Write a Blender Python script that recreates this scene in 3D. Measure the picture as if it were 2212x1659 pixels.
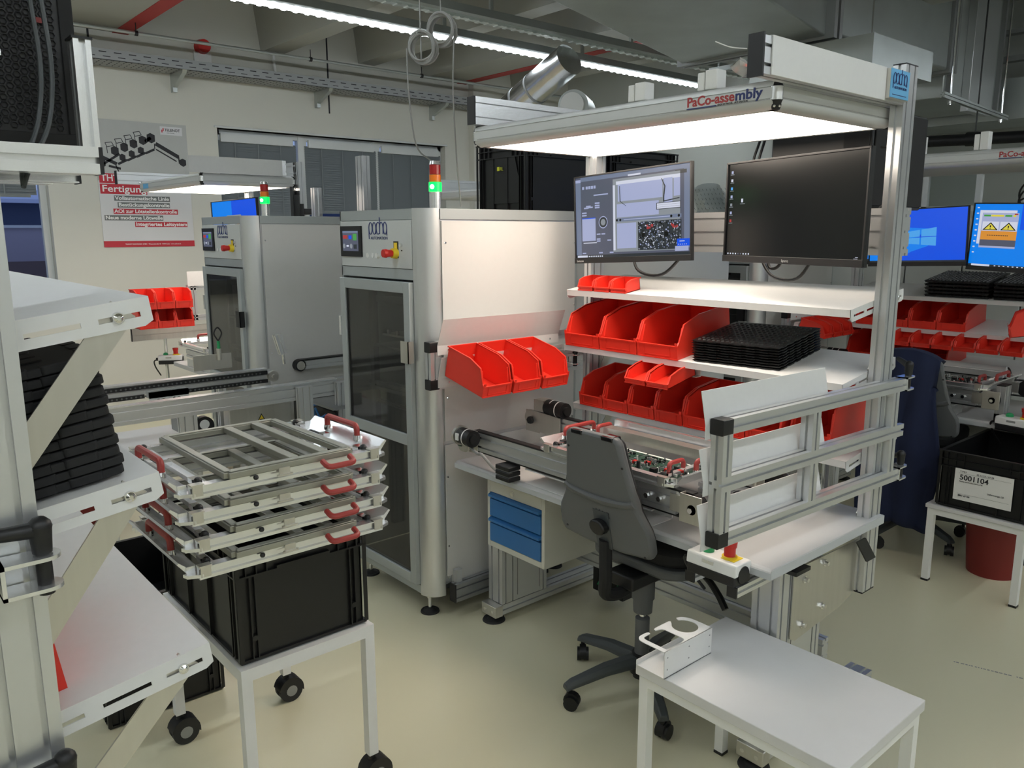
import bpy, math, random
from mathutils import Vector, Matrix
from math import sin, cos, pi, radians as R
random.seed(7)
for o in list(bpy.data.objects): bpy.data.objects.remove(o)
SC = bpy.context.scene; COL = SC.collection
# ---------------------------------------------------------------- camera
cam = bpy.data.cameras.new('camera'); camo = bpy.data.objects.new('camera', cam); COL.objects.link(camo)
F_PX, PITCH, ROLL, YAW = 1730.79, 0.186468, -0.002495, 0.858896
cam.sensor_fit = 'HORIZONTAL'; cam.sensor_width = 36; cam.lens = F_PX*36/2212; cam.clip_start = .02
_f = Vector((-sin(YAW)*cos(PITCH), cos(YAW)*cos(PITCH), -sin(PITCH)))
_r = Vector((cos(YAW), sin(YAW), 0)); _u = _r.cross(_f)
_r2 = cos(ROLL)*_r+sin(ROLL)*_u; _u2 = -sin(ROLL)*_r+cos(ROLL)*_u
camo.matrix_world = Matrix(((_r2.x,_u2.x,-_f.x,0),(_r2.y,_u2.y,-_f.y,0),(_r2.z,_u2.z,-_f.z,1.65),(0,0,0,1)))
SC.camera = camo
# ---------------------------------------------------------------- world, exposure
SC.view_settings.view_transform = 'Standard'; SC.view_settings.look = 'None'
SC.view_settings.gamma = 1; SC.view_settings.use_curve_mapping = False
SC.view_settings.exposure = 0.0
w = bpy.data.worlds.new('dusk'); SC.world = w; w.use_nodes = True
w.node_tree.nodes['Background'].inputs[0].default_value = (.26,.33,.55,1)
w.node_tree.nodes['Background'].inputs[1].default_value = 1.1
# ---------------------------------------------------------------- lights (each sits in a lamp built below)
STRIP_ON = 27.0; CANOPY_ON = 9.5
# ---------------------------------------------------------------- materials
MATS = {}
def mat(name, col, rough=.5, metal=0, emit=0, noise=0, nscale=40, bump=0, trans=0, ior=1.45, coat=0, alpha=1, stretch=None):
    m = bpy.data.materials.new(name); m.use_nodes = True; nt = m.node_tree; b = nt.nodes['Principled BSDF']
    c = tuple(col)+(1,)
    b.inputs['Base Color'].default_value = (0,0,0,1) if name.startswith('scr_') else c; b.inputs['Roughness'].default_value = rough
    b.inputs['Metallic'].default_value = metal
    if emit: b.inputs['Emission Color'].default_value = c; b.inputs['Emission Strength'].default_value = emit
    if trans: b.inputs['Transmission Weight'].default_value = trans; b.inputs['IOR'].default_value = ior
    if coat: b.inputs['Coat Weight'].default_value = coat; b.inputs['Coat Roughness'].default_value = .15
    if alpha < 1: b.inputs['Alpha'].default_value = alpha
    if noise or bump:
        tc = nt.nodes.new('ShaderNodeTexCoord'); mp = nt.nodes.new('ShaderNodeMapping')
        nz = nt.nodes.new('ShaderNodeTexNoise'); nz.inputs['Scale'].default_value = nscale; nz.inputs['Detail'].default_value = 5
        if stretch: mp.inputs['Scale'].default_value = stretch
        nt.links.new(tc.outputs['Object'], mp.inputs[0]); nt.links.new(mp.outputs[0], nz.inputs[0])
        if noise:
            mx = nt.nodes.new('ShaderNodeMix'); mx.data_type = 'RGBA'
            mx.inputs[6].default_value = tuple(min(1, v*(1-noise)) for v in col)+(1,)
            mx.inputs[7].default_value = tuple(min(1, v*(1+noise)) for v in col)+(1,)
            nt.links.new(nz.outputs[0], mx.inputs[0]); nt.links.new(mx.outputs[2], b.inputs['Base Color'])
        if bump:
            bp = nt.nodes.new('ShaderNodeBump'); bp.inputs['Strength'].default_value = bump; bp.inputs['Distance'].default_value = .002
            nt.links.new(nz.outputs[0], bp.inputs['Height']); nt.links.new(bp.outputs[0], b.inputs['Normal'])
    MATS[name] = m; return m
mat('alu', (.67,.68,.69), .36, .8, noise=.015, nscale=8, stretch=(1,1,.1))
mat('anodised', (.60,.61,.60), .5, .35)
mat('alu_bright', (.82,.83,.84), .25, .85)
mat('alu_dark', (.33,.34,.34), .45, .5)
mat('steel', (.62,.60,.55), .32, .85, noise=.08, nscale=60, stretch=(1,1,.05))
mat('chrome', (.8,.8,.8), .12, 1)
mat('galvanised', (.50,.53,.52), .36, .7, noise=.18, nscale=3)
mat('foil', (.6,.6,.6), .22, 1, noise=.1, nscale=10, bump=1)
mat('white_metal', (.72,.72,.71), .45, noise=.03, nscale=50)
mat('white_paint', (.8,.8,.78), .5)
mat('grey_panel', (.58,.60,.59), .45)
mat('panel_light', (.66,.65,.63), .4, noise=.02)
mat('grey_frame', (.42,.45,.45), .4, .3)
mat('desk', (.50,.50,.495), .45, noise=.03, nscale=200)
mat('desk_edge', (.50,.52,.53), .45)
mat('table_top', (.66,.655,.65), .5, noise=.04, nscale=12)
mat('beige_metal', (.62,.61,.54), .45)
mat('blue', (.03,.16,.42), .4)
mat('motor_blue', (.01,.03,.16), .4)
mat('label_blue', (.13,.42,.72), .5)
mat('black', (.008,.008,.009), .45)
mat('black_soft', (.012,.012,.013), .8)
mat('mesh_grey', (.055,.055,.06), .45)
mat('black_gloss', (.01,.01,.012), .12)
mat('esd_black', (.006,.006,.0065), .38, noise=.2)
mat('dark_void', (.05,.05,.048), .8)
mat('chair_grey', (.115,.12,.122), .55, bump=.25, nscale=500)
mat('chair_leg', (.06,.068,.072), .4)
mat('navy', (.008,.014,.045), .95, noise=.4, nscale=6)
mat('red_bin', (.78,.04,.022), .34)
mat('red_handle', (.36,.045,.04), .42)
mat('red', (.6,.02,.015), .4)
mat('dark_red', (.2,.015,.012), .5)
mat('red_paint', (.42,.035,.03), .6)
mat('yellow', (.85,.62,.03), .45)
mat('green', (.02,.35,.12), .4)
mat('frame_olive', (.34,.34,.29), .38, .5)
mat('rubber', (.02,.02,.02), .7)
mat('plastic_white', (.8,.8,.78), .4)
mat('clear_film', (.8,.8,.8), .12, trans=.55, ior=1.3)
mat('clear_plastic', (.85,.88,.88), .1, trans=.85, ior=1.3)
mat('tinted_glass', (.42,.42,.40), .03, trans=.95, ior=1.35)
mat('glass', (.85,.9,.92), .02, trans=1, ior=1.02)
mat('wall', (.68,.67,.61), .75, noise=.03, nscale=2)
mat('wall_back', (.55,.57,.54), .75, noise=.03, nscale=2)
mat('ceiling', (.36,.36,.31), .85, noise=.06, nscale=1.5)
mat('beam', (.42,.42,.38), .85, noise=.04, nscale=2)
mat('frame_white', (.66,.68,.68), .5)
mat('blind', (.20,.22,.23), .5)
mat('pcb', (.012,.05,.03), .4)
mat('pcb_white', (.75,.78,.72), .4)
mat('cable_grey', (.28,.28,.27), .6)
mat('poster_grey', (.50,.51,.50), .6, noise=.06, nscale=6)
mat('poster_white', (.72,.72,.74), .6)
mat('poster_red', (.55,.03,.05), .6)
mat('poster_slate', (.17,.18,.18), .6)
mat('ink', (.02,.02,.025), .6)
mat('ink_blue', (.03,.045,.17), .6)
mat('ink_red', (.42,.05,.05), .6)
mat('ink_white', (.9,.9,.9), .6)
mat('ink_yellow', (.75,.75,.03), .6)
mat('amber_lens', (.85,.2,.01), .25)
mat('red_lens', (.4,.01,.01), .25)
mat('green_lit', (.0,.75,.07), .3, emit=2.2)
mat('led_core', (.75,1,.85), .3, emit=9)
mat('strip_lit', (.88,.95,1.0), .3, emit=STRIP_ON)
mat('strip_off', (.62,.68,.66), .12, bump=1, nscale=60)
mat('canopy_lit', (1,.88,.745), .5, emit=CANOPY_ON)
mat('canopy_dim', (1,.86,.75), .5, emit=CANOPY_ON*.11)
mat('scr_black', (.003,.004,.005), .2, emit=.5)
mat('scr_blue', (.0,.075,.72), .3, emit=1)
mat('scr_sky', (.0,.20,.80), .3, emit=1)
mat('scr_glow', (.08,.42,.95), .3, emit=.8)
mat('scr_slate', (.085,.095,.14), .3, emit=.9)
mat('scr_slate2', (.16,.20,.30), .3, emit=.9)
mat('scr_pale', (.34,.38,.58), .3, emit=1)
mat('scr_grey', (.25,.28,.31), .3, emit=.9)
mat('scr_white', (.58,.61,.72), .3, emit=1)
mat('scr_dark', (.03,.04,.05), .3, emit=.6)
mat('scr_red', (.45,.04,.04), .3, emit=.8)
mat('scr_green', (.1,.5,.1), .3, emit=.6)
mat('scr_orange', (.8,.32,.04), .3, emit=.8)
mat('scr_yellow', (.8,.7,.08), .3, emit=.8)
mat('snow', (.6,.66,.85), .9)
mat('dusk_building', (.06,.08,.14), .8)
mat('dusk_facade', (.42,.38,.45), .8)
mat('dusk_brown', (.10,.07,.07), .8)
mat('bag', (.42,.46,.46), .35, bump=1, nscale=5)
# floor: glossy olive-beige coating with faint scuffs
def floor_mat():
    m = mat('floor', (.60,.56,.40), .3, coat=.2)
    nt = m.node_tree; b = nt.nodes['Principled BSDF']; N = nt.nodes; L = nt.links
    tc = N.new('ShaderNodeTexCoord'); n1 = N.new('ShaderNodeTexNoise'); n1.inputs['Scale'].default_value = .7; n1.inputs['Detail'].default_value = 3
    n2 = N.new('ShaderNodeTexNoise'); n2.inputs['Scale'].default_value = 300; n2.inputs['Detail'].default_value = 2
    r = N.new('ShaderNodeValToRGB'); r.color_ramp.elements[0].position = .0; r.color_ramp.elements[1].position = 1
    r.color_ramp.elements[0].color = (.66,.625,.445,1); r.color_ramp.elements[1].color = (.73,.69,.50,1)
    mp = N.new('ShaderNodeMapping'); mp.inputs['Location'].default_value = (.31,.17,.43); L.new(tc.outputs['Object'], mp.inputs[0]); L.new(mp.outputs[0], n1.inputs[0]); L.new(tc.outputs['Object'], n2.inputs[0])
    L.new(n1.outputs[0], r.inputs[0]); L.new(r.outputs[0], b.inputs['Base Color'])
    rr = N.new('ShaderNodeMapRange'); rr.inputs[3].default_value = .22; rr.inputs[4].default_value = .32
floor_mat()
# ---------------------------------------------------------------- build context (station offset / mirror)
class Ctx: off = Vector((0,0,0)); mir = None; body = False
CTX = Ctx()
def setctx(dx=0, dy=0, dz=0, mir=None): CTX.off = Vector((dx,dy,dz)); CTX.mir = mir
def T(p):
    p = Vector(p)
    if CTX.body: p = Vector((p.x*.972, p.y*.972, .0462+p.z*.972))   # slimmer cabinet body standing on its feet
    if CTX.mir is not None: p.x = 2*CTX.mir-p.x
    return p+CTX.off
class MB:
    def __init__(s): s.v=[]; s.f=[]; s.mi=[]; s.mats=[]; s.cur=0; s.M=Matrix.Identity(4)
    def mat(s, n):
        if n not in s.mats: s.mats.append(n)
        s.cur = s.mats.index(n); return s
    def add(s, V, F):
        b = len(s.v); s.v += [s.M @ Vector(p) for p in V]
        for f in F: s.f.append([b+i for i in f]); s.mi.append(s.cur)
        return s
    def box(s, x0,y0,z0,x1,y1,z1):
        x0,x1 = min(x0,x1),max(x0,x1); y0,y1 = min(y0,y1),max(y0,y1); z0,z1 = min(z0,z1),max(z0,z1)
        return s.add([(x0,y0,z0),(x1,y0,z0),(x1,y1,z0),(x0,y1,z0),(x0,y0,z1),(x1,y0,z1),(x1,y1,z1),(x0,y1,z1)],
              [(0,3,2,1),(4,5,6,7),(0,1,5,4),(1,2,6,5),(2,3,7,6),(3,0,4,7)])
    def prism(s, pts, p0, p1, up=(0,0,1), caps=True):
        p0=Vector(p0); p1=Vector(p1); d=(p1-p0).normalized(); up=Vector(up)
        vx = d.cross(up).normalized(); vy = vx.cross(d).normalized(); n=len(pts)
        V=[p0+vx*a+vy*b for a,b in pts]+[p1+vx*a+vy*b for a,b in pts]
        A = sum(pts[i][0]*pts[(i+1)%n][1]-pts[(i+1)%n][0]*pts[i][1] for i in range(n))
        F=[(i,(i+1)%n,n+(i+1)%n,n+i) for i in range(n)]
        if caps: F += [tuple(range(n-1,-1,-1)), tuple(range(n,2*n))]
        # vx x vy = -d  -> ccw polygon seen against d
        if A > 0: F=[tuple(reversed(f)) for f in F]
        return s.add(V,F)
    def ext(s, pts, axis, a0, a1):
        """extrude polygon; axis x: pts=(y,z); y: pts=(x,z); z: pts=(x,y)"""
        n=len(pts); g={'x':lambda p,a:(a,p[0],p[1]),'y':lambda p,a:(p[0],a,p[1]),'z':lambda p,a:(p[0],p[1],a)}[axis]
        if a0>a1: a0,a1=a1,a0
        A = sum(pts[i][0]*pts[(i+1)%n][1]-pts[(i+1)%n][0]*pts[i][1] for i in range(n))
        if axis=='y': A=-A
        V=[g(p,a0) for p in pts]+[g(p,a1) for p in pts]
        F=[(i,(i+1)%n,n+(i+1)%n,n+i) for i in range(n)]+[tuple(range(n-1,-1,-1)),tuple(range(n,2*n))]
        if A<0: F=[tuple(reversed(f)) for f in F]
        return s.add(V,F)
    def cyl(s, p0, p1, r, r1=None, n=16, caps=True):
        r1 = r if r1 is None else r1
        p0=Vector(p0); p1=Vector(p1); d=(p1-p0).normalized(); up=Vector((0,0,1)) if abs(d.z)<.9 else Vector((1,0,0))
        a=d.cross(up).normalized(); b=d.cross(a)
        V=[p0+(a*cos(2*pi*i/n)+b*sin(2*pi*i/n))*r for i in range(n)]+[p1+(a*cos(2*pi*i/n)+b*sin(2*pi*i/n))*r1 for i in range(n)]
        F=[(i,(i+1)%n,n+(i+1)%n,n+i) for i in range(n)]
        if caps: F+=[tuple(range(n-1,-1,-1)),tuple(range(n,2*n))]
        return s.add(V,F)
    def lathe(s, c, prof, n=24):
        c=Vector(c); V=[]; F=[]; k=len(prof)
        for i in range(n):
            a=2*pi*i/n
            V+=[c+Vector((r*cos(a),r*sin(a),z)) for r,z in prof]
        for i in range(n):
            j=(i+1)%n
            for q in range(k-1): F.append((i*k+q,j*k+q,j*k+q+1,i*k+q+1))
        F.append(tuple(i*k for i in range(n-1,-1,-1))); F.append(tuple(i*k+k-1 for i in range(n)))
        return s.add(V,F)
    def tube(s, pts, r, n=10, closed=False):
        P=[Vector(p) for p in pts]; m=len(P); V=[]; F=[]; ref=None
        for i,p in enumerate(P):
            if closed: t=(P[(i+1)%m]-P[i-1]).normalized()
            else: t=(P[min(i+1,m-1)]-P[max(i-1,0)]).normalized()
            if ref is None:
                ref=Vector((0,0,1)) if abs(t.z)<.9 else Vector((1,0,0)); ref=(ref-t*ref.dot(t)).normalized()
            else: ref=(ref-t*ref.dot(t)).normalized()
            b=t.cross(ref)
            V+=[p+(ref*cos(2*pi*k/n)+b*sin(2*pi*k/n))*r for k in range(n)]
        for i in range(m if closed else m-1):
            j=(i+1)%m
            F+=[(i*n+k,i*n+(k+1)%n,j*n+(k+1)%n,j*n+k) for k in range(n)]
        if not closed: F+=[tuple(range(n-1,-1,-1)),tuple(range((m-1)*n,m*n))]
        return s.add(V,F)
    def sphere(s, c, r, n=12, sx=1, sy=1, sz=1):
        prof=[(max(1e-4,r*sin(pi*i/(n//2))),-r*cos(pi*i/(n//2))) for i in range(n//2+1)]
        b=len(s.v); s.lathe((0,0,0),prof,n)
        for i in range(b,len(s.v)): pass
        c=Vector(c)
        Mi=s.M.inverted()
        for i in range(b,len(s.v)):
            q=Mi@s.v[i]; s.v[i]=s.M@Vector((q.x*sx+c.x,q.y*sy+c.y,q.z*sz+c.z))
        return s
    def prof(s, p0, p1, w, h, up=(0,0,1), pitch=.04):
        return s.prism(slots(w,h,pitch), p0, p1, up)
    def build(s, name, material=None, parent=None, bevel=0, at=None, ctx=True, **props):
        if name in SPLIT and parent is not None:
            I=islands(s)
            if 1<len(I)<=12:
                o=None
                for q in I: o=q.build1(name,material,parent,bevel,at,ctx)
                return o
        return s.build1(name,material,parent,bevel,at,ctx)
    def build1(s, name, material=None, parent=None, bevel=0, at=None, ctx=True, **props):
        V=[T(p) if ctx else p for p in s.v]
        base=parent['_w'] if parent is not None and '_w' in parent.keys() else (T(at) if at is not None and ctx else (at if at is not None else (0,0,0)))
        base=Vector(base); V=[tuple(p-base) for p in V]; F=s.f
        if CTX.mir is not None and ctx: F=[tuple(reversed(f)) for f in F]
        me=bpy.data.meshes.new(name); me.from_pydata(V,[],F); me.update()
        if s.mats:
            for n in s.mats: me.materials.append(MATS[n])
            for p,i in zip(me.polygons,s.mi): p.material_index=i
        if material:
            if not s.mats: me.materials.append(MATS[material])
        me.polygons.foreach_set('use_smooth',[True]*len(me.polygons))
        me.set_sharp_from_angle(angle=.3 if name=='light_frame' else .6)
        o=bpy.data.objects.new(name,me); COL.objects.link(o)
        if parent is not None: o.parent=parent; o['_w']=tuple(base)
        else: o.location=base; o['_w']=tuple(base)
        if bevel:
            bm=o.modifiers.new('bevel','BEVEL'); bm.width=bevel; bm.segments=2; bm.limit_method='ANGLE'; bm.harden_normals=False
        for k,v in props.items(): o[k]=v
        return o
def islands(b):
    """split a builder into one builder per loose piece"""
    par=list(range(len(b.v)))
    def find(i):
        while par[i]!=i: par[i]=par[par[i]]; i=par[i]
        return i
    for f in b.f:
        r0=find(f[0])
        for i in f[1:]: par[find(i)]=r0
    out={}
    for f,m in zip(b.f,b.mi):
        k=find(f[0]); q=out.setdefault(k,(MB(),{})); q[0].mats=list(b.mats)
        idx=[]
        for i in f:
            if i not in q[1]: q[1][i]=len(q[0].v); q[0].v.append(b.v[i])
            idx.append(q[1][i])
        q[0].f.append(idx); q[0].mi.append(m)
    return [q[0] for q in out.values()]
SPLIT={'shelf_plate','angle_bracket','handle_foot','end_cap','corner_clip','support_bracket','beam_cap','post_cap','inner_post','foot','foot_stem','hanger_rod','rod','flange','upright','rail','bolt','hinge','gasket','clip','latch','door_glass','post','profile','cable_gland','computer_cable_x','hose','bracket_post','lifting_leg','clamp_bar','tube_piece','screw','rivet','button','levelling_foot','roller','block','spigot','grip_bar','end_plate','side_panel'}
def slots(w,h,pitch=.04,g=.008,d=.009):
    P=[]
    def side(x0,y0,x1,y1,L):
        n=max(1,round(L/pitch)); ux,uy=(x1-x0)/L,(y1-y0)/L; nx,ny=-uy,ux
        P.append((x0,y0))
        for i in range(n):
            c=(i+.5)*L/n
            for a,dd in ((c-g/2,0),(c-g/2,d),(c+g/2,d),(c+g/2,0)):
                P.append((x0+ux*a+nx*dd,y0+uy*a+ny*dd))
    a,b=w/2,h/2
    side(-a,-b,a,-b,w); side(a,-b,a,b,h); side(a,b,-a,b,w); side(-a,b,-a,-b,h)
    return P
def arc(cx,cy,r,a0,a1,n=6): return [(cx+r*cos(a0+(a1-a0)*i/n),cy+r*sin(a0+(a1-a0)*i/n)) for i in range(n+1)]
def rrect(x0,y0,x1,y1,r,n=4):
    return arc(x1-r,y0+r,r,-pi/2,0,n)+arc(x1-r,y1-r,r,0,pi/2,n)+arc(x0+r,y1-r,r,pi/2,pi,n)+arc(x0+r,y0+r,r,pi,1.5*pi,n)
def fillet(pts,r,n=5):
    P=[Vector(p) for p in pts]; out=[P[0]]
    for i in range(1,len(P)-1):
        a=(P[i-1]-P[i]); b=(P[i+1]-P[i]); rr=min(r,a.length*.49,b.length*.49)
        A=P[i]+a.normalized()*rr; B=P[i]+b.normalized()*rr
        for k in range(n+1):
            t=k/n; out.append(A*(1-t)**2+P[i]*2*t*(1-t)+B*t*t)
    out.append(P[-1]); return out
def smooth(pts,n=6):
    P=[Vector(p) for p in pts]; Q=[P[0]*2-P[1]]+P+[P[-1]*2-P[-2]]; out=[]
    for i in range(1,len(Q)-2):
        for k in range(n):
            t=k/n; a,b,c,d=Q[i-1],Q[i],Q[i+1],Q[i+2]
            out.append(.5*((2*b)+(c-a)*t+(2*a-5*b+4*c-d)*t*t+(3*b-a-3*c+d)*t**3))
    out.append(P[-1]); return out
def thing(name,label,cat,at,group=None,ctx=True):
    o=bpy.data.objects.new(name,None); o.empty_display_size=.05; COL.objects.link(o)
    p=T(at) if ctx else Vector(at); o.location=p; o['_w']=tuple(p); o['label']=label; o['category']=cat
    if group: o['group']=group
    return o
def tag(o,label,cat,group=None,kind=None):
    o['label']=label; o['category']=cat
    if group: o['group']=group
    if kind: o['kind']=kind
    return o
def struct(o): o['kind']='structure'; return o
def copy_tree(o,loc=None,label=None,group=None,rz=None,sc=None,parent=None,rot=None):
    c=o.copy(); COL.objects.link(c)
    if parent is not None: c.parent=parent
    for ch in o.children: copy_tree(ch,parent=c)
    if loc is not None: c.location=loc; c['_w']=tuple(loc)
    if rz is not None: c.rotation_euler=(0,0,rz)
    if rot is not None: c.rotation_euler=rot
    if sc is not None: c.scale=sc
    if label: c['label']=label
    if group: c['group']=group
    return c
def text(s, size, origin, xdir, ydir, material, parent, name='lettering', ctx=True, bold=0, align='LEFT', width=None, shear=0, spacing=1):
    cu=bpy.data.curves.new('t','FONT'); cu.body=s; cu.size=size; cu.extrude=.0004; cu.align_x=align; cu.offset=bold; cu.shear=shear; cu.space_character=spacing
    cu.resolution_u=3
    to=bpy.data.objects.new('t',cu); COL.objects.link(to)
    dg=bpy.context.evaluated_depsgraph_get(); me=bpy.data.meshes.new_from_object(to.evaluated_get(dg))
    bpy.data.objects.remove(to); bpy.data.curves.remove(cu)
    X=Vector(xdir).normalized(); Y=Vector(ydir).normalized(); Z=X.cross(Y)
    sx=1
    if width:
        xs=[v.co.x for v in me.vertices]; sx=width/(max(xs)-min(xs))
    o0=T(origin) if ctx else Vector(origin); base=Vector(parent['_w'])
    for v in me.vertices:
        c=v.co; v.co=o0+X*c.x*sx+Y*c.y+Z*c.z-base
    me.materials.clear(); me.materials.append(MATS[material])
    o=bpy.data.objects.new(name,me); COL.objects.link(o); o.parent=parent; o['_w']=tuple(base); return o
# ================================================================ THE ROOM
setctx()
XW, YB, ZC = -8.0, 7.9, 4.05
struct(MB().box(-8.3,-5,-.1,4,10.3,0).build('floor','floor'))
struct(MB().box(-8.3,-5,ZC,4,10.3,ZC+.1).build('ceiling','ceiling'))
WIN=[(-.9,1.62,1.05,2.64),(3.13,5.86,1.05,2.66)]     # y0,y1,z0,z1 openings
b=MB()
ys=[-5,WIN[0][0],WIN[0][1],WIN[1][0],WIN[1][1],YB]
b.box(XW-.3,ys[0],0,XW,ys[1],ZC); b.box(XW-.3,ys[2],0,XW,ys[3],ZC); b.box(XW-.3,ys[4],0,XW,ys[5],ZC)
for y0,y1,z0,z1 in WIN: b.box(XW-.3,y0,0,XW,y1,z0); b.box(XW-.3,y0,z1,XW,y1,ZC)
struct(b.build('wall_left','wall'))
struct(MB().box(XW-.3,YB,0,-4.6,YB+.15,ZC).box(-4.75,YB,0,-4.6,10,ZC).box(-4.75,10,0,4,10.15,ZC).build('wall_back','wall_back'))
struct(MB().box(-4.6,6.55,0,4,6.65,1.80).build('wall_partition','wall_back'))
struct(MB().box(XW-.3,-5.15,0,4,-5,ZC).build('wall_front','wall'))
struct(MB().box(4,-5.15,0,4.15,10.15,ZC).build('wall_right','wall'))
b=MB()
for y in (2.05,4.35): b.box(XW,y-.008,2.9,XW+.004,y+.008,ZC)
struct(b.build('trim_1','ink'))
struct(MB().box(-8,6.22,0,-7.9,6.55,ZC).build('trim_60','wall'))
# windows: white frames, panes, venetian blinds
def window(n, y0,y1,z0,z1, casements, blind_to):
    f=MB(); X=XW-.16; t=.055
    f.box(X,y0,z0,X+.07,y1,z0+t); f.box(X,y0,z1-t,X+.07,y1,z1); f.box(X,y0,z0,X+.07,y0+t,z1); f.box(X,y1-t,z0,X+.07,y1,z1)
    for c in casements[1:]: f.box(X,c[0]-.09,z0,X+.075,c[0]+.01,z1)
    f.box(XW-.1,y0-.03,z1,XW+.012,y1+.03,z1+.02)
    wo=struct(f.build('window_%d'%n,'frame_white',bevel=.004))
    p=MB(); p.box(X+.03,y0+t,z0+t,X+.034,y1-t,z1-t); p.build('pane','glass',wo)
    for (c0,c1),zb in zip(casements,blind_to):
        bl=MB(); bl.mat('frame_white').box(X+.075,c0+.02,z1-.12,X+.11,c1-.02,z1-.04).mat('blind')
        z=z1-.105
        while z>zb:
            bl.add([(X+.078,c0-.02,z),(X+.078,c1+.02,z),(X+.09,c1+.02,z-.027),(X+.09,c0-.02,z-.027)],[(0,1,2,3)])
            z-=.024
        bl.box(X+.078,c0+.03,zb-.04,X+.106,c1-.03,zb-.012)
        for q in (.2,.5,.8): bl.box(X+.106,c0+(c1-c0)*q-.004,zb-.02,X+.108,c0+(c1-c0)*q+.004,z1-.12)
        bl.build('blind',None,wo)
window(1,-.9,1.62,1.05,2.64,[(-.85,.3),(.42,1.52)],[1.95,2.0])
window(2,3.13,5.86,1.05,2.66,[(3.16,3.96),(4.1,4.93),(5.0,5.82)],[1.62,1.9,1.72])
# outside, seen through the left window
b=MB(); b.mat('dusk_building').box(-16,-6,0,-15.8,9,2.16).mat('snow').box(-16.3,-6,2.16,-15.6,9,2.22)
b.mat('dusk_facade').box(-14.2,-6,0,-14,9,1.74).mat('frame_white').box(-14.25,-6,1.74,-13.95,9,1.78).mat('dusk_brown').box(-13.2,-6,0,-13.1,9,1.27)
tag(b.build('neighbouring_building'),'dark dusk building with a snowy roof edge seen outside the left window','building')
b=MB(); 
b.mat('snow').ext([(-6,0),(-6,2.6),(-3,2.9),(0,2.45),(2,2.6),(4,2.85),(6,2.5),(9,2.9),(9,0)],'x',-24,-23.8)
tag(b.build('snowy_hill'),'blue snowy hill beyond the neighbouring building outside the left window','hill')
# radiator grille on the sill of the left window
tag(MB().box(XW-.06,.3,1.06,XW+.12,1.5,1.2).build('sill_grille','black'),'black grille box on the sill of the left window','grille')
# concrete roof beams with a painted red fire line
def beam(y0,y1,zb,name='ceiling_beam'):
    return struct(MB().ext([(y0,zb),(y1,zb),(y1+.08,ZC),(y0-.08,ZC)],'x',-8,4).build('trim_beam','beam'))
n=2
for y0,y1,zb,red in ((1.75,2.36,3.4,1),(3.62,3.84,3.42,0),(4.72,4.92,3.45,0),(5.55,6.16,3.4,1),(6.9,7.1,3.45,0),(-1.5,-.9,3.4,0)):
    o=beam(y0,y1,zb); o.name='trim_%d'%n; n+=1
    if red:
        o=struct(MB().box(-8,y1-.11,zb-.006,4,y1+.02,zb+.003).build('trim_%d'%n,'red_paint')); n+=1
# ribs on the ceiling deck
b=MB()
for k in range(9): b.box(-7.6+k*.5,4.98,ZC-.05,-7.35+k*.5,5.5,ZC)
struct(b.build('trim_%d'%n,'beam')); n+=1
# cable tray
r=thing('cable_tray','galvanised slotted cable tray running along the left wall above the windows','cable tray',(-7.85,4,3.1))
b=MB().mat('alu_dark'); b.box(-7.98,-4,3.1,-7.68,6.28,3.104); b.box(-7.684,-4,3.1,-7.68,6.28,3.19); b.box(-7.98,-4,3.1,-7.976,6.28,3.19)
b.mat('ink')
y=1.2
while y<6.1: b.box(-7.6795,y,3.16,-7.6785,y+.06,3.168); b.box(-7.6795,y+.03,3.125,-7.6785,y+.09,3.131); y+=.12
y=1.2
while y<6.1:
    for x in (-7.93,-7.86,-7.79,-7.72): b.box(x,y,3.0985,x+.03,y+.008,3.0995); b.box(x+.02,y+.05,3.0985,x+.05,y+.058,3.0995)
    y+=.1
b.build('tray',None,r)
for y in (1.25,2.74,4.2,5.66):
    MB().ext([(-7.998,3.098),(-7.66,3.098),(-7.68,3.07),(-7.94,2.98),(-7.94,2.94),(-7.998,2.94)],'y',y-.02,y+.02).build('bracket','galvanised',r)
# conduit on the wall side, white cable and wall alarm
b=MB().mat('galvanised').cyl((-7.5,-4,3.31),(-7.5,7.85,3.31),.014,n=10)
o=tag(b.build('conduit_pipe'),'thin galvanised conduit pipe running along below the roof beams','pipe')
for y in (2.3,3.9,5.2):
    MB().cyl((-7.5,y-.012,3.31),(-7.5,y+.012,3.31),.022,n=10).cyl((-7.5,y,3.33),(-7.5,y,3.40),.004,n=6).build('clip','black',o)
r=thing('alarm_sounder','round red alarm sounder on the left wall just above the cable tray','alarm',(-8,3.03,3.39))
MB().box(-7.999,2.95,3.24,-7.97,3.11,3.33).build('base','plastic_white',r)
MB().cyl((-7.999,3.03,3.38),(-7.91,3.03,3.38),.07,r1=.06,n=20).build('sounder','red',r)
tag(MB().tube(smooth([(-7.96,3.75,3.13),(-7.96,3.73,3.5),(-7.94,3.74,3.62),(-7.5,3.9,3.68),(-6.6,3.9,3.7)]),.016,8).build('white_cable','plastic_white'),'white cable rising from the cable tray to the roof deck','cable')
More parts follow.
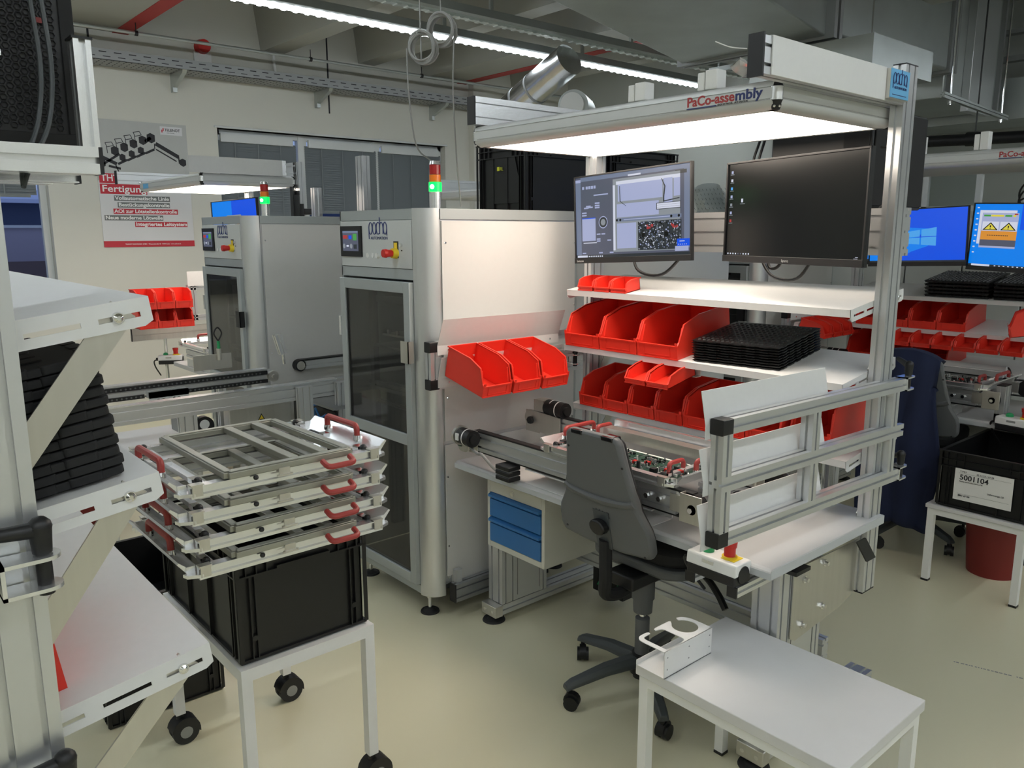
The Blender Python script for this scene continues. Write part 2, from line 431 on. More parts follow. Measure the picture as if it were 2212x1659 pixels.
# light strips
def strip(x,z,y0,y1,lit,label):
    r=thing('strip_light',label,'ceiling light',(x,y0,z))
    MB().ext([(x-.05,z+.09),(x-.065,z+.03),(x-.05,z+.02),(x+.05,z+.02),(x+.065,z+.03),(x+.05,z+.09)],'y',y0,y1).build('housing','grey_frame',r)
    b=MB(); P=[(x-.035,z+.02)]
    b.ext([(x-.034,z+.02),(x-.026,z+.002),(x+.026,z+.002),(x+.034,z+.02)],'y',y0,y1)
    y=y0
    if y1>1:
        while y<y1-.07:
            b.ext([(y,z+.012),(y+.02,z-.004),(y+.045,z-.004),(y+.065,z+.012)],'x',x-.03,x+.03); y+=.09
    b.build('diffuser','strip_lit' if lit else 'strip_off',r)
    for y in [y0+.6+k*1.6 for k in range(int((y1-y0)/1.6))]: MB().box(x-.01,y,z+.09,x+.01,y+.03,min(z+.2,3.39)).cyl((x,y+.015,z+.15),(x,y+.015,ZC),.003,n=6).build('hanger','galvanised',r)
    return r
strip(-5.6,3.2,-4.5,7.6,1,'lit white ceiling light strip crossing the top of the picture')
strip(-5.0,3.2,-4.5,7.6,0,'unlit ceiling light strip with a clear prismatic cover beside the lit one')
strip(-2.6,3.2,-4.5,1.6,1,'lit ceiling light strip above the foreground rack')
strip(.6,3.2,-4.5,6.2,1,'lit ceiling light strip over the aisle on the right')
strip(-.7,3.2,6.9,9.8,1,'lit ceiling light strip added out of view far at the back on the right')  # added lamp outside the view, brightens the far back wall
strip(2.8,3.2,-4.5,6.2,1,'lit ceiling light strip farthest to the right')
# ducts
r=thing('air_duct','large dark galvanised ventilation duct slanting under the ceiling at top right','duct',(-3.3,4.6,2.95))
b=MB().mat('galvanised'); P=[(-3.34,2.9),(-3.5,3.2),(-4.15,5.35),(-2.98,5.42),(-2.72,4.2),(-1.93,2.9)]
b.ext(P,'z',2.95,3.5); b.build('duct_body',None,r,bevel=.01)
MB().box(-4.2,5.35,2.93,-2.9,5.39,3.52).box(-4.2,5.42,2.93,-2.9,5.46,3.52).build('flange','alu_dark',r)
MB().box(-4.2,5.77,2.94,-2.80,5.81,2.975).build('support_channel','galvanised',r)
for x in (-4.12,-2.86): MB().cyl((x,5.79,2.89),(x,5.79,ZC),.006,n=6).cyl((x,5.79,2.9),(x,5.79,2.93),.014,n=8).build('hanger_rod','chrome',r)
r=thing('duct_box','shiny box duct section with bolted flanges under the ceiling at top right','duct',(-3.3,6,2.95))
MB().box(-4.0,5.55,3.0,-3.02,7.5,3.85).build('duct_body','galvanised',r,bevel=.02)
MB().box(-4.02,5.5,2.98,-3.0,5.54,3.87).box(-4.02,7.5,2.98,-3.0,7.54,3.87).box(-4.1,7.56,2.98,-2.98,7.6,3.87).build('flange','alu_dark',r)
r=thing('duct_riser','upright galvanised duct section behind the shiny duct box at top right','duct',(-3.4,8.3,2.95))
MB().box(-4.1,7.65,2.8,-3.1,8.9,4.0).build('duct_body','galvanised',r,bevel=.01)
MB().box(-3.1,8.05,2.72,-3.03,8.6,4.0).build('inspection_panel','alu',r,bevel=.004)
MB().box(-3.1,7.7,2.8,-3.06,7.74,4.0).box(-3.1,8.82,2.8,-3.06,8.86,4.0).build('flange','alu_dark',r)
r=thing('cross_duct','long low galvanised duct crossing behind the hanging rails in the right background','duct',(-2,9,2.4))
MB().box(-4.2,8.95,2.72,3.8,9.7,3.1).build('duct_body','galvanised',r)
MB().box(-4.2,8.9,3.25,3.8,9.0,3.3).box(-4.2,8.9,3.5,3.8,9.0,3.54).build('tray','alu_dark',r)
r=thing('wall_pipe','thick dark insulated pipe along the wall in the right background','pipe',(-1,7,2.3))
MB().cyl((-4.25,7.1,2.42),(3.9,7.1,2.18),.045,n=16).build('pipe','black',r); MB().cyl((-2.6,7.1,2.31),(-2.6,7.1,ZC),.006,n=6).cyl((-2.66,7.1,2.375),(-2.54,7.1,2.371),.055,n=16).build('hanger','black',r)
r=thing('duct_branch','narrow galvanised duct branch hanging vertically at the far top right','duct',(-3.1,7.6,3))
MB().box(-3.5,5.3,2.7,-2.6,6.2,2.9).build('duct_body','galvanised',r)
# ================================================================ STATION PARTS
def rack(label, group=None, fg=False, posts=(1,1), shelves=(0,1,2), rail=True, zs=((1.415,2.385),(1.185,2.37),(.925,2.43)), py=2.57):
    """aluminium rack: two posts, three tilted sheet steel shelves, monitor rail"""
    r=thing('workstation_rack',label,'rack',(-1.8,2.57,.46),group)
    for k,x in enumerate((-1.155,-2.43)):
        if posts[k]: 
            b=MB().prof((x,py,.46),(x,py,2.14),.04,.08,up=(0,1,0)); b.build('post','alu',r)
            MB().box(x-.02,py-.04,2.14,x+.02,py+.04,2.144).box(x-.02,py-.04,.455,x+.02,py+.04,.46).build('post_cap','black',r)
    for i in shelves:
        z0,y0=zs[i]; L=.36; a=R(8); b=MB()
        b.M=Matrix.Translation((0,y0,z0))@Matrix.Rotation(a,4,'X')
        x0,x1=-2.41,-1.178; t=.002
        b.box(x0+t,0,-t,x1-t,L,-.00005); b.box(x0,0,-.024,x1,t,0)                       # plate, front lip
        for x in (x0,x1-t):                                                     # slotted side flanges
            b.ext([(0,-.026),(0,-.03),(.012,-.04),(L-.012,-.04),(L,-.034),(L,-.026)],'x',x,x+t)
            b.box(x,0,-.019,x+t,L,0)
            for q0,q1 in ((0,.022),(.088,.105),(.175,.2),(.268,.29),(.345,L)): b.box(x,q0,-.026,x+t,q1,-.019)
        s=b.build('shelf','white_metal',r)
        for x in (x0+.006,x1-.008):                                             # rear brace with bolt
            M=Matrix.Translation((0,y0,z0))@Matrix.Rotation(a,4,'X'); p=M@Vector((x,.315,-.022))
            q=Vector((x,py-.01,p.z-.235)); d=(q-p).normalized(); nrm=Vector((1,0,0)).cross(d)*.019
            e=MB(); e.add([p-nrm-d*.015,p+nrm-d*.015,q+nrm,q-nrm,p-nrm-d*.015+Vector((.004,0,0)),p+nrm-d*.015+Vector((.004,0,0)),q+nrm+Vector((.004,0,0)),q-nrm+Vector((.004,0,0))],
                [(0,1,2,3),(7,6,5,4),(0,4,5,1),(1,5,6,2),(2,6,7,3),(3,7,4,0)]); e.build('brace','steel',s)
            xo=x1 if x>-1.5 else x0; sg=1 if x>-1.5 else -1
            MB().cyl((xo,p.y,p.z),(xo+sg*.004,p.y,p.z),.0085,.0075,n=16).cyl((xo+sg*.004,p.y,p.z),(xo+sg*.007,p.y,p.z),.0065,.003,n=16).build('bolt','chrome',s)
    if rail:
        MB().prof((-2.45,2.64,1.65),(-1.14,2.64,1.65),.04,.15,pitch=.05).build('monitor_rail','alu',r)
    return r
def canopy(label, brand_right=True, sign=True, simple=False, blue=True):
    """flat work light on two cantilever beams"""
    r=thing('canopy_light',label,'work light',(-1.82,2.27,1.96))
    x0,x1,y0,y1,z0,z1=-2.465,-1.185,1.93,2.6,1.965,2.035
    def side(p0,p1,up):
        return [( -.5,0)]
    sec=[(0,0),(.022,.0)]+arc(.022,.024,.024,-pi/2,-.05,7)+[(.043,.0245),(.043,.0268),(.046,.0270),(.046,.0535),(.043,.0537),(.043,.056),(.046,.0562)]+arc(.028,.0562,.018,0,pi/2,6)+[(0,.0742)]
    f=MB()
    f.ext([(y0+.046-a,z0+b) for a,b in sec],'x',x0+.018,x1-.018); f.ext([(y1-.046+a,z0+b) for a,b in sec],'x',x0+.018,x1-.018)
    f.ext([(x0+.046-a,z0+b) for a,b in sec],'y',y0+.018,y1-.018); f.ext([(x1-.046+a,z0+b) for a,b in sec],'y',y0+.018,y1-.018)
    f.box(x0+.03,y0+.03,z1-.01,x1-.03,y1-.03,z1+.002)
    f.build('light_frame','anodised',r)
    d=MB(); d.box(x0+.045,y0+.045,z0+.001,x1-.045,y1-.045,z0+.012); d.build('diffuser','canopy_lit',r)
    for x in (x0+.018,x1-.018):
        for y in (y0+.018,y1-.018):
            c=MB().mat('alu_bright').cyl((x,y,z0+.022),(x,y,z1-.014),.0182,n=20).mat('black').cyl((x,y,z0-.001),(x,y,z0+.022),.010,.0185,n=20).cyl((x,y,z1-.014),(x,y,z1+.006),.0185,.010,n=20)
            c.mat('chrome')
            for zz in (z0+.006,z1-.002):
                for a in (-1.3,-.4): c.sphere((x+.015*cos(a),y+.015*sin(a),zz),.0036,8)
            c.build('corner_cap',None,r)
    for x,ya in ((x0+.02,1.915),(-1.157,1.775)):
        zz=2.095 if x<-2 else 2.068; MB().prof((x,ya+.003,zz),(x,2.53,zz),.04,.1 if x<-2 else .088,pitch=.045).build('beam','alu_bright' if x<-2 else 'alu',r)
        MB().box(x-.021,ya-.004,zz-.05,x+.021,ya+.003,zz+.05).build('beam_cap','black',r)
    if sign:
        b=MB(); b.box(-1.137,1.808,2.024,-1.133,2.405,2.115); b.box(-1.137,1.808,2.1125,-1.17,2.405,2.1155); b.build('sign_panel','white_metal',r,bevel=.001)
    return r
def canopy_brand(r, txt=True):
    y=1.93-.0004
    x=-1.475
    MB().box(x-.005,y,1.998,x+.245,y+.001,2.022) 
    a=text('PaCo-asse',.036,(x,y,1.998),(1,0,0),(0,0,1),'ink_red',r,width=.155,bold=.0009)
    b=text('mbly',.036,(x+.158,y,1.998),(1,0,0),(0,0,1),'ink_blue',r,width=.083,bold=.0009)
    MB().box(x,y-.0006,1.9905,x+.1,y,1.9935).build('underline','ink_blue',r)
    text('MADE BY PACHA - AUTOMATION',.0075,(x+.103,y,1.9905),(1,0,0),(0,0,1),'ink',r,width=.095)
def pacha(origin,xd,yd,w,mt,parent):
    """flowing 'pacha / AUTOMATION' mark drawn with thin tubes"""
    X=Vector(xd).normalized()*w; Y=Vector(yd).normalized()*w; N=X.cross(Y).normalized(); O=Vector(origin)
    def Q(x,y): return O+X*x+Y*y+N*.0008
    b=MB(); t=w*.013
    def ell(cx,a0,a1,rx=.088,cy=.2,ry=.165,n=18): b.tube([Q(cx+rx*cos(R(a0+(a1-a0)*i/n)),cy+ry*sin(R(a0+(a1-a0)*i/n))) for i in range(n+1)],t,6)
    ell(.1,180,-180); b.tube([Q(.012,.2),Q(.012,-.1)],t,6)
    ell(.3,0,360); b.tube([Q(.388,.2),Q(.388,.04)],t,6)
    ell(.5,60,300)
    b.tube([Q(.585,.5),Q(.585,.04)],t,6); ell(.675,180,0); b.tube([Q(.763,.2),Q(.763,.04)],t,6)
    ell(.87,0,360); b.tube([Q(.958,.2),Q(.958,.0)],t,6)
    b.build('logo',mt,parent)
    text('AUTOMATION',w*.11,Q(.1,-.11),xd,yd,mt,parent,width=w*.86)
# ---- open front storage bins
BINMESH={}
def bin_mesh(w,d,h):
    k=(w,d,h)
    if k in BINMESH: return BINMESH[k]
    t=.0025; b=MB(); lf=h*.36; cs=[]
    prof=[(0,0),(d,0),(d,h),(d*.42,h),(d*.14,h*.86),(d*.035,h*.44),(0,lf)]
    def plate(x): b.ext(prof,'x',x,x+t)
    plate(-w/2+.004); plate(w/2-.004-t)
    b.box(-w/2+.004,0,0,w/2-.004,d,t); b.box(-w/2+.004,d-t,0,w/2-.004,d,h)
    b.box(-w/2+.004,-.001,0,w/2-.004,t,lf)
    # rim flange along the sides
    for s in (-1,1):
        xe=s*(w/2-.004); xo=s*w/2
        P=[(0,lf),(d*.035,h*.44),(d*.14,h*.86),(d*.42,h),(d+.003,h)]
        for (ya,za),(yb,zb) in zip(P[:-1],P[1:]):
            a0,a1=min(xe-s*t,xo),max(xe-s*t,xo)
            b.add([(a0,ya,za-.003),(a1,ya,za-.003),(a1,yb,zb-.003),(a0,yb,zb-.003),(a0,ya,za+.001),(a1,ya,za+.001),(a1,yb,zb+.001),(a0,yb,zb+.001)],
                  [(0,3,2,1),(4,5,6,7),(0,1,5,4),(1,2,6,5),(2,3,7,6),(3,0,4,7)])
        # grip rib beside the front opening
        b.add([(s*(w/2-.012),d*.06,lf),(s*(w/2-.006),d*.06,lf),(s*(w/2-.006),d*.13,h*.78),(s*(w/2-.012),d*.13,h*.78),(s*(w/2-.012),d*.075,lf),(s*(w/2-.006),d*.075,lf),(s*(w/2-.006),d*.145,h*.78),(s*(w/2-.012),d*.145,h*.78)],
                  [(0,3,2,1),(4,5,6,7),(0,1,5,4),(1,2,6,5),(2,3,7,6),(3,0,4,7)])
        if w>.12: b.box(s*(w/2-.001),0,0,s*(w/2-.012),-.002,lf+.012)
    b.box(-w/2,d-.001,h-.004,w/2,d+.004,h+.001)
    b.box(-w/2+.003,-.004,lf-.004,w/2-.003,t+.001,lf+.001); b.box(-w/2+.003,-.004,0,w/2-.003,.001,.004)
    b.box(-w*.32,-.003,.006,-w*.31,0,lf-.006); b.box(w*.31,-.003,.006,w*.32,0,lf-.006); b.box(-w*.32,-.003,lf*.22,w*.32,-.0005,lf*.26)
    o=b.build('storage_bin','red_bin',ctx=False); me=o.data; bpy.data.objects.remove(o); BINMESH[k]=me; return me
def put_bin(size, M, label, group):
    o=bpy.data.objects.new('storage_bin',bin_mesh(*size)); COL.objects.link(o)
    if CTX.mir is not None:
        M=Matrix.Translation((2*CTX.mir,0,0))@Matrix.Scale(-1,4,(1,0,0))@M@Matrix.Scale(-1,4,(1,0,0))
    o.matrix_world=Matrix.Translation(CTX.off)@M
    tag(o,label,'storage bin',group); return o
SHELF=SH0=((1.415,2.385),(1.185,2.37),(.925,2.43))
def on_shelf(i,x,y=0,z=0): 
    z0,y0=SHELF[i]; return Matrix.Translation((0,y0,z0))@Matrix.Rotation(R(8),4,'X')@Matrix.Translation((x,y,z+.0005))
ORD=['leftmost','second from the left','third from the left','fourth from the left','fifth from the left','sixth from the left','seventh from the left','eighth from the left']
# ---- carriers for circuit boards
def handle(p0,p1,up,r,parent=None,feet=True,mt='red_handle',name='handle',rad=.0085):
    p0=Vector(p0);p1=Vector(p1);up=Vector(up)
    o=MB().tube(fillet([p0+up*.25,p0+up,p1+up,p1+up*.25],.02),rad,10).build(name,mt,r)
    if feet:
        MB().cyl(p0,p0+up*.35,rad*1.25,n=12).cyl(p1,p1+up*.35,rad*1.25,n=12).build('handle_foot','chrome',o)
    return o
def carrier(label, M, cover=True, group=None):
    """local: long axis y .56, x .46"""
    def W(p): return M@Vector(p)
    r=thing('board_carrier',label,'carrier frame',tuple(M@Vector((0,0,0))),group)
    def mb(): b=MB(); b.M=M; return b
    for s in (-1,1):
        b=mb(); x=s*.215
        b.ext([(x-.012,0),(x+.012,0),(x+.012,.008),(x+.006,.011),(x+.006,.024),(x+.014,.027),(x+.014,.03),(x-.014,.03),(x-.014,.027),(x-.006,.024),(x-.006,.011),(x-.012,.008)],'y',-.25,.25)
        b.build('side_rail','alu_bright',r)
        b=mb(); y=s*.262
        # end profile with raised sloping wing and chamfered ends
        b.ext([(y-.03*s,.002),(y-.03*s,.008),(y-.012*s,.012),(y+.026*s,.044),(y+.03*s,.040),(y+.002*s,.006),(y,.0)],'x',-.2,.2)
        for q in (-1,1): b.ext([(q*.2,y-.02*s),(q*.232,y-.02*s),(q*.218,y+.012*s),(q*.2,y+.018*s)],'z',.006,.014); b.box(q*.2-.003,y-.01,.0,q*.2+.003,y+.01,.03)
        b.build('end_profile','alu_bright',r)
        b=mb(); b.box(-.2,y-.06*s,.012,.2,y-.042*s,.024); b.build('inner_rail','alu',r)
        b=mb().mat('chrome')
        for q in (-.17,-.02,.17): b.box(q-.014,y-.05*s,.022,q+.014,y-.03*s,.034)
        b.mat('black')
        for q in (-.2,.195): b.sphere((q,y-.04*s,.032),.01,10)
        b.box(-.12,y-.038*s,.018,-.04,y-.03*s,.024)
        b.build('latch','black',r)
        b=mb(); 
        for q in (-1,1): b.box(q*.231,s*.236-.012,.006,q*.227,s*.236+.012,.031); b.box(q*.231,s*.236-.015,.031,q*.21,s*.236+.015,.034)
        b.build('corner_clip','steel',r)
        up=(M.to_3x3()@Vector((0,0,.042)))
        handle(W((-.085,y+.012*s,.022)),W((.085,y+.012*s,.022)),up,r=None,parent=None) if 0 else handle(W((-.085,y+.006*s,.024)),W((.085,y+.006*s,.024)),up,r)
    if not cover:
        for ly,lx0,lx1 in ((.222,.165,.085),(-.222,-.05,-.13)): handle(W((lx0,ly,.026)),W((lx1,ly,.026)),M.to_3x3()@Vector((0,0,.036)),r,feet=False,rad=.0075,name='handle')
    if cover:
        f=mb(); z0,z1=.032,.05; X,Y,t=.235,.172,.026
        def frm(x0,y0,x1,y1): 
            f.box(x0,y0,z0,x1,y1,z1-.003); f.box(x0+.004,y0+.004,z1-.003,x1-.004,y1-.004,z1)
        out=[(X-.012,-Y),(X,-Y+.012),(X,Y-.012),(X-.012,Y),(-X+.012,Y),(-X,Y-.012),(-X,-Y+.012),(-X+.012,-Y)]
        frm(X-t,-Y+.01,X,Y-.01); frm(-X,-Y+.01,-X+t,Y-.01); frm(-X+.01,-Y,X-.01,-Y+t); frm(-X+.01,Y-t,X-.01,Y)
        for q in (.002,.085): f.box(-X+t,q,z0+.002,X-t,q+.024,z1)
        c=f.build('clamp_frame','frame_olive',r,bevel=.0015)
        g=mb(); g.mat('steel')
        for sx in (-1,1): g.box(sx*X,-.04,z0-.016,sx*(X+.004),-.012,z0+.004); g.box(sx*X,-.046,z0-.016,sx*(X+.008),-.006,z0-.012)
        g.mat('black').sphere((X+.004,-.1,z0-.006),.007,8)
        g.build('clip','steel',c)
        dx=M.to_3x3()@Vector((.035,0,-.012))
        p=W((X-.002,.075,z0+.004)); q=W((X-.002,.152,z0+.004))
        handle(p,q,dx*1.1,c,None,feet=False,rad=.0075,name='grip')
    return r
# ---- five-star swivel chair
def chair(label, M, jacket=False):
    r=thing('swivel_chair',label,'chair',tuple(M@Vector((0,0,0))))
    def mb(): b=MB(); b.M=M; return b
    base=[R(-36+72*k) for k in range(5)]
    b=mb(); b.cyl((0,0,.075),(0,0,.15),.042,.036,n=20); b.cyl((0,0,.055),(0,0,.075),.03,n=16); b.build('hub','black',r)
    for a in base:
        d=Vector((cos(a),sin(a),0)); n=Vector((-sin(a),cos(a),0)); P=[]
        b=mb(); V=[];
        for t,w,z,h in ((.03,.028,.125,.04),(.15,.026,.118,.034),(.285,.02,.092,.028),(.31,.018,.082,.02)):
            for (q,e) in ((-1,-1),(1,-1),(1,0),(.6,1),(-.6,1),(-1,0)): V.append(d*t+n*(q*w)+Vector((0,0,z+ (e*h/2))))
        F=[]
        for i in range(3):
            for k in range(6): F.append((i*6+k,i*6+(k+1)%6,(i+1)*6+(k+1)%6,(i+1)*6+k))
        F+=[tuple(range(5,-1,-1)),tuple(range(18,24))]
        b.add(V,F); lg=b.build('leg','chair_leg',r,bevel=.003)
        mb().box(0,0,0,.001,.001,.001)
        c=mb(); p=d*.295; c.cyl(p+Vector((0,0,.05)),p+Vector((0,0,.085)),.008,n=8)
        a2=a+.8; dd=Vector((cos(a2),sin(a2),0)); q=p+Vector((-sin(a2),cos(a2),0))*.012
        for s in (-1,1): c.cyl(q+dd*(s*.022)+Vector((0,0,.026)),q+dd*(s*.006)+Vector((0,0,.026)),.026,n=18)
        c.cyl(q-dd*.012+Vector((0,0,.034)),q+dd*.012+Vector((0,0,.034)),.029,n=14)
        c.build('caster','black',lg)
    b=mb(); b.cyl((0,0,.15),(0,0,.285),.026,n=20); b.build('base_tube','chair_grey',r)
    b=mb(); b.cyl((0,0,.285),(0,0,.312),.012,n=12); b.build('gas_spring','chrome',r)
    b=mb(); b.cyl((0,0,.31),(0,0,.363),.034,.036,n=24); b.cyl((0,0,.363),(0,0,.445),.041,.041,n=24); b.build('column_cover','chair_grey',r)
    b=mb(); b.box(-.06,-.13,.44,.06,.16,.49); b.build('mechanism','black',r,bevel=.008)
    # seat shell and cushion
    b=mb(); b.ext(rrect(-.215,-.08,.215,.36,.09,5),'z',.50,.535); b.ext(rrect(-.17,-.05,.17,.31,.07,5),'z',.48,.50); s=b.build('seat_shell','chair_grey',r,bevel=.008)
    b=mb(); b.ext(rrect(-.205,-.07,.205,.355,.09,6),'z',.535,.60); b.build('seat_cushion','black_soft',r,bevel=.018)
    b=mb(); b.tube(smooth([(.1,.12,.48),(.17,.13,.46),(.23,.12,.42),(.27,.11,.38)]),.012,8); b.build('lever','black',r)
    # back support bow
    b=mb(); b.tube(smooth([(0,-.02,.45),(0,-.12,.42),(0,-.20,.44),(.03,-.235,.52),(.04,-.25,.66)]),.022,10); b.build('back_bow','black_soft',r)
    # backrest shell leaning back
    L=[(.094,1.035),(.113,1.02),(.126,.94),(.143,.86),(.153,.835),(.158,.80),(.17,.78),(.192,.745),(.2,.715),(.2,.665),(.186,.643),(.07,.63)]
    pts=[(-x,z) for x,z in L]+[(x,z) for x,z in reversed(L)]
    b=MB(); sh=Matrix.Identity(4); sh[1][2]=-.21; b.M=M@Matrix.Translation((.04,-.105,0))@sh   # y shears with height
    b.ext(pts,'y',-.012,.022); bk=b.build('backrest_shell','chair_grey',r,bevel=.011)
    b=MB(); b.M=M@Matrix.Translation((.04,-.105,0))@sh
    P2=[(x*.97,z) for x,z in pts if z>.64]; b.ext([(x*.93,z-.01) for x,z in P2],'y',.02,.045); b.build('back_cushion','black_soft',bk,bevel=.012)
    b=MB(); b.M=M@Matrix.Translation((.04,-.105,0))@sh
    b.tube(smooth([(-.148,-.006,.826),(-.11,-.008,.812),(0,-.010,.804),(.11,-.008,.812),(.148,-.006,.826)]),.014,10); b.build('moulded_ridge','chair_grey',bk)
    b=MB(); b.M=M@Matrix.Translation((.04,-.105,0))@sh
    b.box(-.034,-.0145,.632,.034,-.0115,.765); b.build('adjuster_plate','chair_leg',bk,bevel=.001)
    b=MB(); b.M=M@Matrix.Translation((.04,-.105,0))@sh
    for x in (-.06,.07): b.box(x-.024,-.014,1.018,x+.024,.03,1.034)
    b.build('clip','black_gloss',bk,bevel=.003)
    b=MB(); b.M=M@Matrix.Translation((.04,-.105,0))@sh
    b.ext([(.032*cos(k*pi/9)*(1 if k%6 else 1.12),.712+.027*sin(k*pi/9)) for k in range(18)],'y',-.045,-.014); b.build('adjuster_knob','black',bk,bevel=.006)
    b=MB(); b.M=M@Matrix.Translation((.04,-.105,0))@sh
    for x,z in ((-.105,.97),(.12,.94),(-.17,.665),(.17,.65)): b.cyl((x,-.0135,z),(x,-.011,z),.004,n=8)
    b.build('screw','black',bk)
    if jacket:
        j=MB(); nx,nz=26,30; V=[];F=[]
        for k in range(nz+1):
            for i in range(nx+1):
                u=i/nx*2-1; v=k/nz
                if v<.12: z=1.06-.0*v; y=-.34+.1-(.12-v)*.9+.06; hw=.17
                z=1.07-v*.86 if v>.1 else 1.07-.02*(1-v/.1)**2
                hw=.17+.1*v-.10*max(0,v-.7)*2
                yy=-.345-.03*sin(v*2.3) if v>.1 else -.345+ (.1-v)*1.2
                yy+=.012*sin(u*9+v*2)*min(1,v*3)
                V.append((u*hw*.8+.01*sin(v*8+u*3),yy-.04*(1-u*u),z-.05*u*u*(v<.2)-.1*abs(u)*max(0,v-.6)))
        for k in range(nz):
            for i in range(nx): F.append((k*(nx+1)+i,k*(nx+1)+i+1,(k+1)*(nx+1)+i+1,(k+1)*(nx+1)+i))
        j.M=M; j.add(V,F)
        o=j.build('work_jacket','navy',at=tuple(M@Vector((0,-.3,1))))
        sm=o.modifiers.new('thick','SOLIDIFY'); sm.thickness=.02
        tag(o,'navy blue work jacket draped over the back of the far swivel chair','jacket')
    return r
def machine(label, lightlabel, full=True):
    r=thing('machine_cabinet',label,'machine cabinet',(-2.99,2.24,.0)); CTX.body=True
    x0,x1,y0,y1,zt=-3.42,-2.74,1.89,2.78,1.75
    f=MB()                                                                      # frame members
    f.box(x0,y0,1.705,x1-.08,y0+.02,zt); f.box(x0,y0,1.455,x1-.08,y0+.02,1.5)
    f.box(x0,y0,.05,x0+.012,y0+.03,zt); f.box(x0,y0,.055,x1-.08,y0+.02,.095)
    f.box(x0,y0,zt-.004,x1-.08,y1,zt); f.box(x1-.08,y0+.08,zt-.004,x1,y1,zt)
    f.box(x1-.004,y0+.085,1.705,x1+.001,y1,zt)
    f.box(x0,y1-.02,.08,x1-.001,y1,zt)
    f.build('frame','grey_frame',r,bevel=.002)
    MB().box(x1-.02,y0+.086,.1,x1-.006,y1-.005,1.74).build('side_frame','alu',r)
    c=MB(); P=[(x1-.08,y0),]+arc(x1-.08,y0+.08,.08,-pi/2,0,10)+[(x1-.004,y0+.084),(x1-.08,y0+.03)]
    c.ext(P,'z',.05,zt+.001); c.build('corner_column','alu',r)
    b=MB(); b.box(x1-.004,y0+.092,.76,x1,y1-.015,1.70); s=b.build('side_panel','panel_light',r,bevel=.001)
    b=MB(); b.mat('chrome')
    for y,z in ((2.0,1.61),(2.0,.95),(2.76,1.31),(2.76,1.6),(1.99,.6),(1.99,.28),(1.99,.13)): b.cyl((x1-.001,y,z),(x1+.003,y,z),.006,.004,n=10)
    b.build('screw',None,s)
    b=MB(); b.ext([(y0+.09,.14),(y0+.115,.14),(y0+.115,.09),(y1-.015,.09),(y1-.015,.745),(y0+.09,.745)],'x',x1-.002,x1+.003); b.build('lower_panel','panel_light',r)
    b=MB(); b.box(x0+.004,y0+.03,.09,x0+.008,y1,1.7); b.build('side_panel','grey_panel',r)
    MB().box(x0,y1+.002,.1,x1-.03,4.08 if full else 3.1,zt).build('rear_housing','grey_panel',r,bevel=.003)
    # control panel
    b=MB(); b.box(x0+.014,y0-.004,1.502,x1-.083,y0+.01,1.703); cp=b.build('control_panel','grey_panel',r,bevel=.0015)
    b=MB(); yy=y0-.004; X=x0+.02
    b.mat('black').box(X,yy-.008,1.545,X+.185,yy,1.682); b.mat('scr_slate').box(X+.024,yy-.0095,1.57,X+.162,yy-.008,1.66)
    b.mat('scr_slate2').box(X+.024,yy-.0097,1.651,X+.162,yy-.0094,1.66); b.mat('scr_red').box(X+.028,yy-.0099,1.625,X+.068,yy-.0094,1.641)
    b.mat('scr_blue').box(X+.08,yy-.0099,1.624,X+.105,yy-.0094,1.64); b.mat('scr_green').box(X+.118,yy-.0099,1.618,X+.15,yy-.0094,1.648)
    b.mat('scr_white').box(X+.058,yy-.0099,1.589,X+.078,yy-.0094,1.597); b.mat('scr_grey')
    for q in (.036,.1): b.cyl((X+q,yy-.0099,1.592),(X+q,yy-.0094,1.592),.011,n=14)
    b.mat('scr_dark').box(X+.122,yy-.0099,1.58,X+.15,yy-.0094,1.6)
    b.build('touch_screen',None,cp)
    pacha((X+.245,yy-.0005,1.64),(1,0,0),(0,0,1),.155*1.0,'ink_blue',cp) if CTX.mir is None else None
    e=MB(); ex,ez=-2.95,1.566
    e.mat('black').box(ex-.006,yy-.002,ez-.02,ex+.03,yy,ez+.05); e.mat('yellow').box(ex,yy-.004,ez+.018,ex+.024,yy-.002,ez+.044)
    e.cyl((ex+.01,yy,ez),(ex+.01,yy-.022,ez),.024,.02,n=20); e.mat('red').cyl((ex+.01,yy-.022,ez),(ex+.01,yy-.05,ez),.014,.017,n=20).cyl((ex+.01,yy-.05,ez),(ex+.01,yy-.064,ez),.019,.017,n=20)
    e.build('emergency_stop',None,cp)
    e=MB().mat('plastic_white')
    for q in (.225,.27,.318): e.cyl((X+q,yy,1.553),(X+q,yy-(.0015 if q<.3 else .012),1.553),.011,n=14)
    e.mat('chrome').cyl((X+.505,yy,1.6),(X+.505,yy-.01,1.6),.008,n=10); e.mat('ink').box(X+.5,yy-.001,1.575,X+.51,yy,1.58)
    e.build('button',None,cp)
    # glazed door, two fields
    d=MB(); a,bx=x0+.014,x1-.083; ya,yb=y0-.022,y0+.006; t=.045
    d.box(a,ya,.1,a+t,yb,1.447); d.box(bx-t,ya,.1,bx,yb,1.447); d.box(a+t,ya,1.40,bx-t,yb,1.447); d.box(a+t,ya,.1,bx-t,yb,.145); d.box(a+t,ya,.737,bx-t,yb,.787)
    dr=d.build('door','grey_frame',r,bevel=.002)
    MB().box(a+t,ya+.01,.145,bx-t,ya+.014,.737).box(a+t,ya+.01,.787,bx-t,ya+.014,1.40).build('door_glass','tinted_glass',dr)
    MB().box(a+t,ya+.008,.787,a+t+.01,ya+.02,1.4).box(a+t,ya+.008,.145,a+t+.01,ya+.02,.737).build('gasket','black',dr)
    MB().box(bx-.045,ya-.02,1.107,bx+.012,ya-.016,1.2).box(bx+.008,ya-.02,1.107,bx+.012,ya+.01,1.2).build('door_handle','steel' if full else 'black',dr)
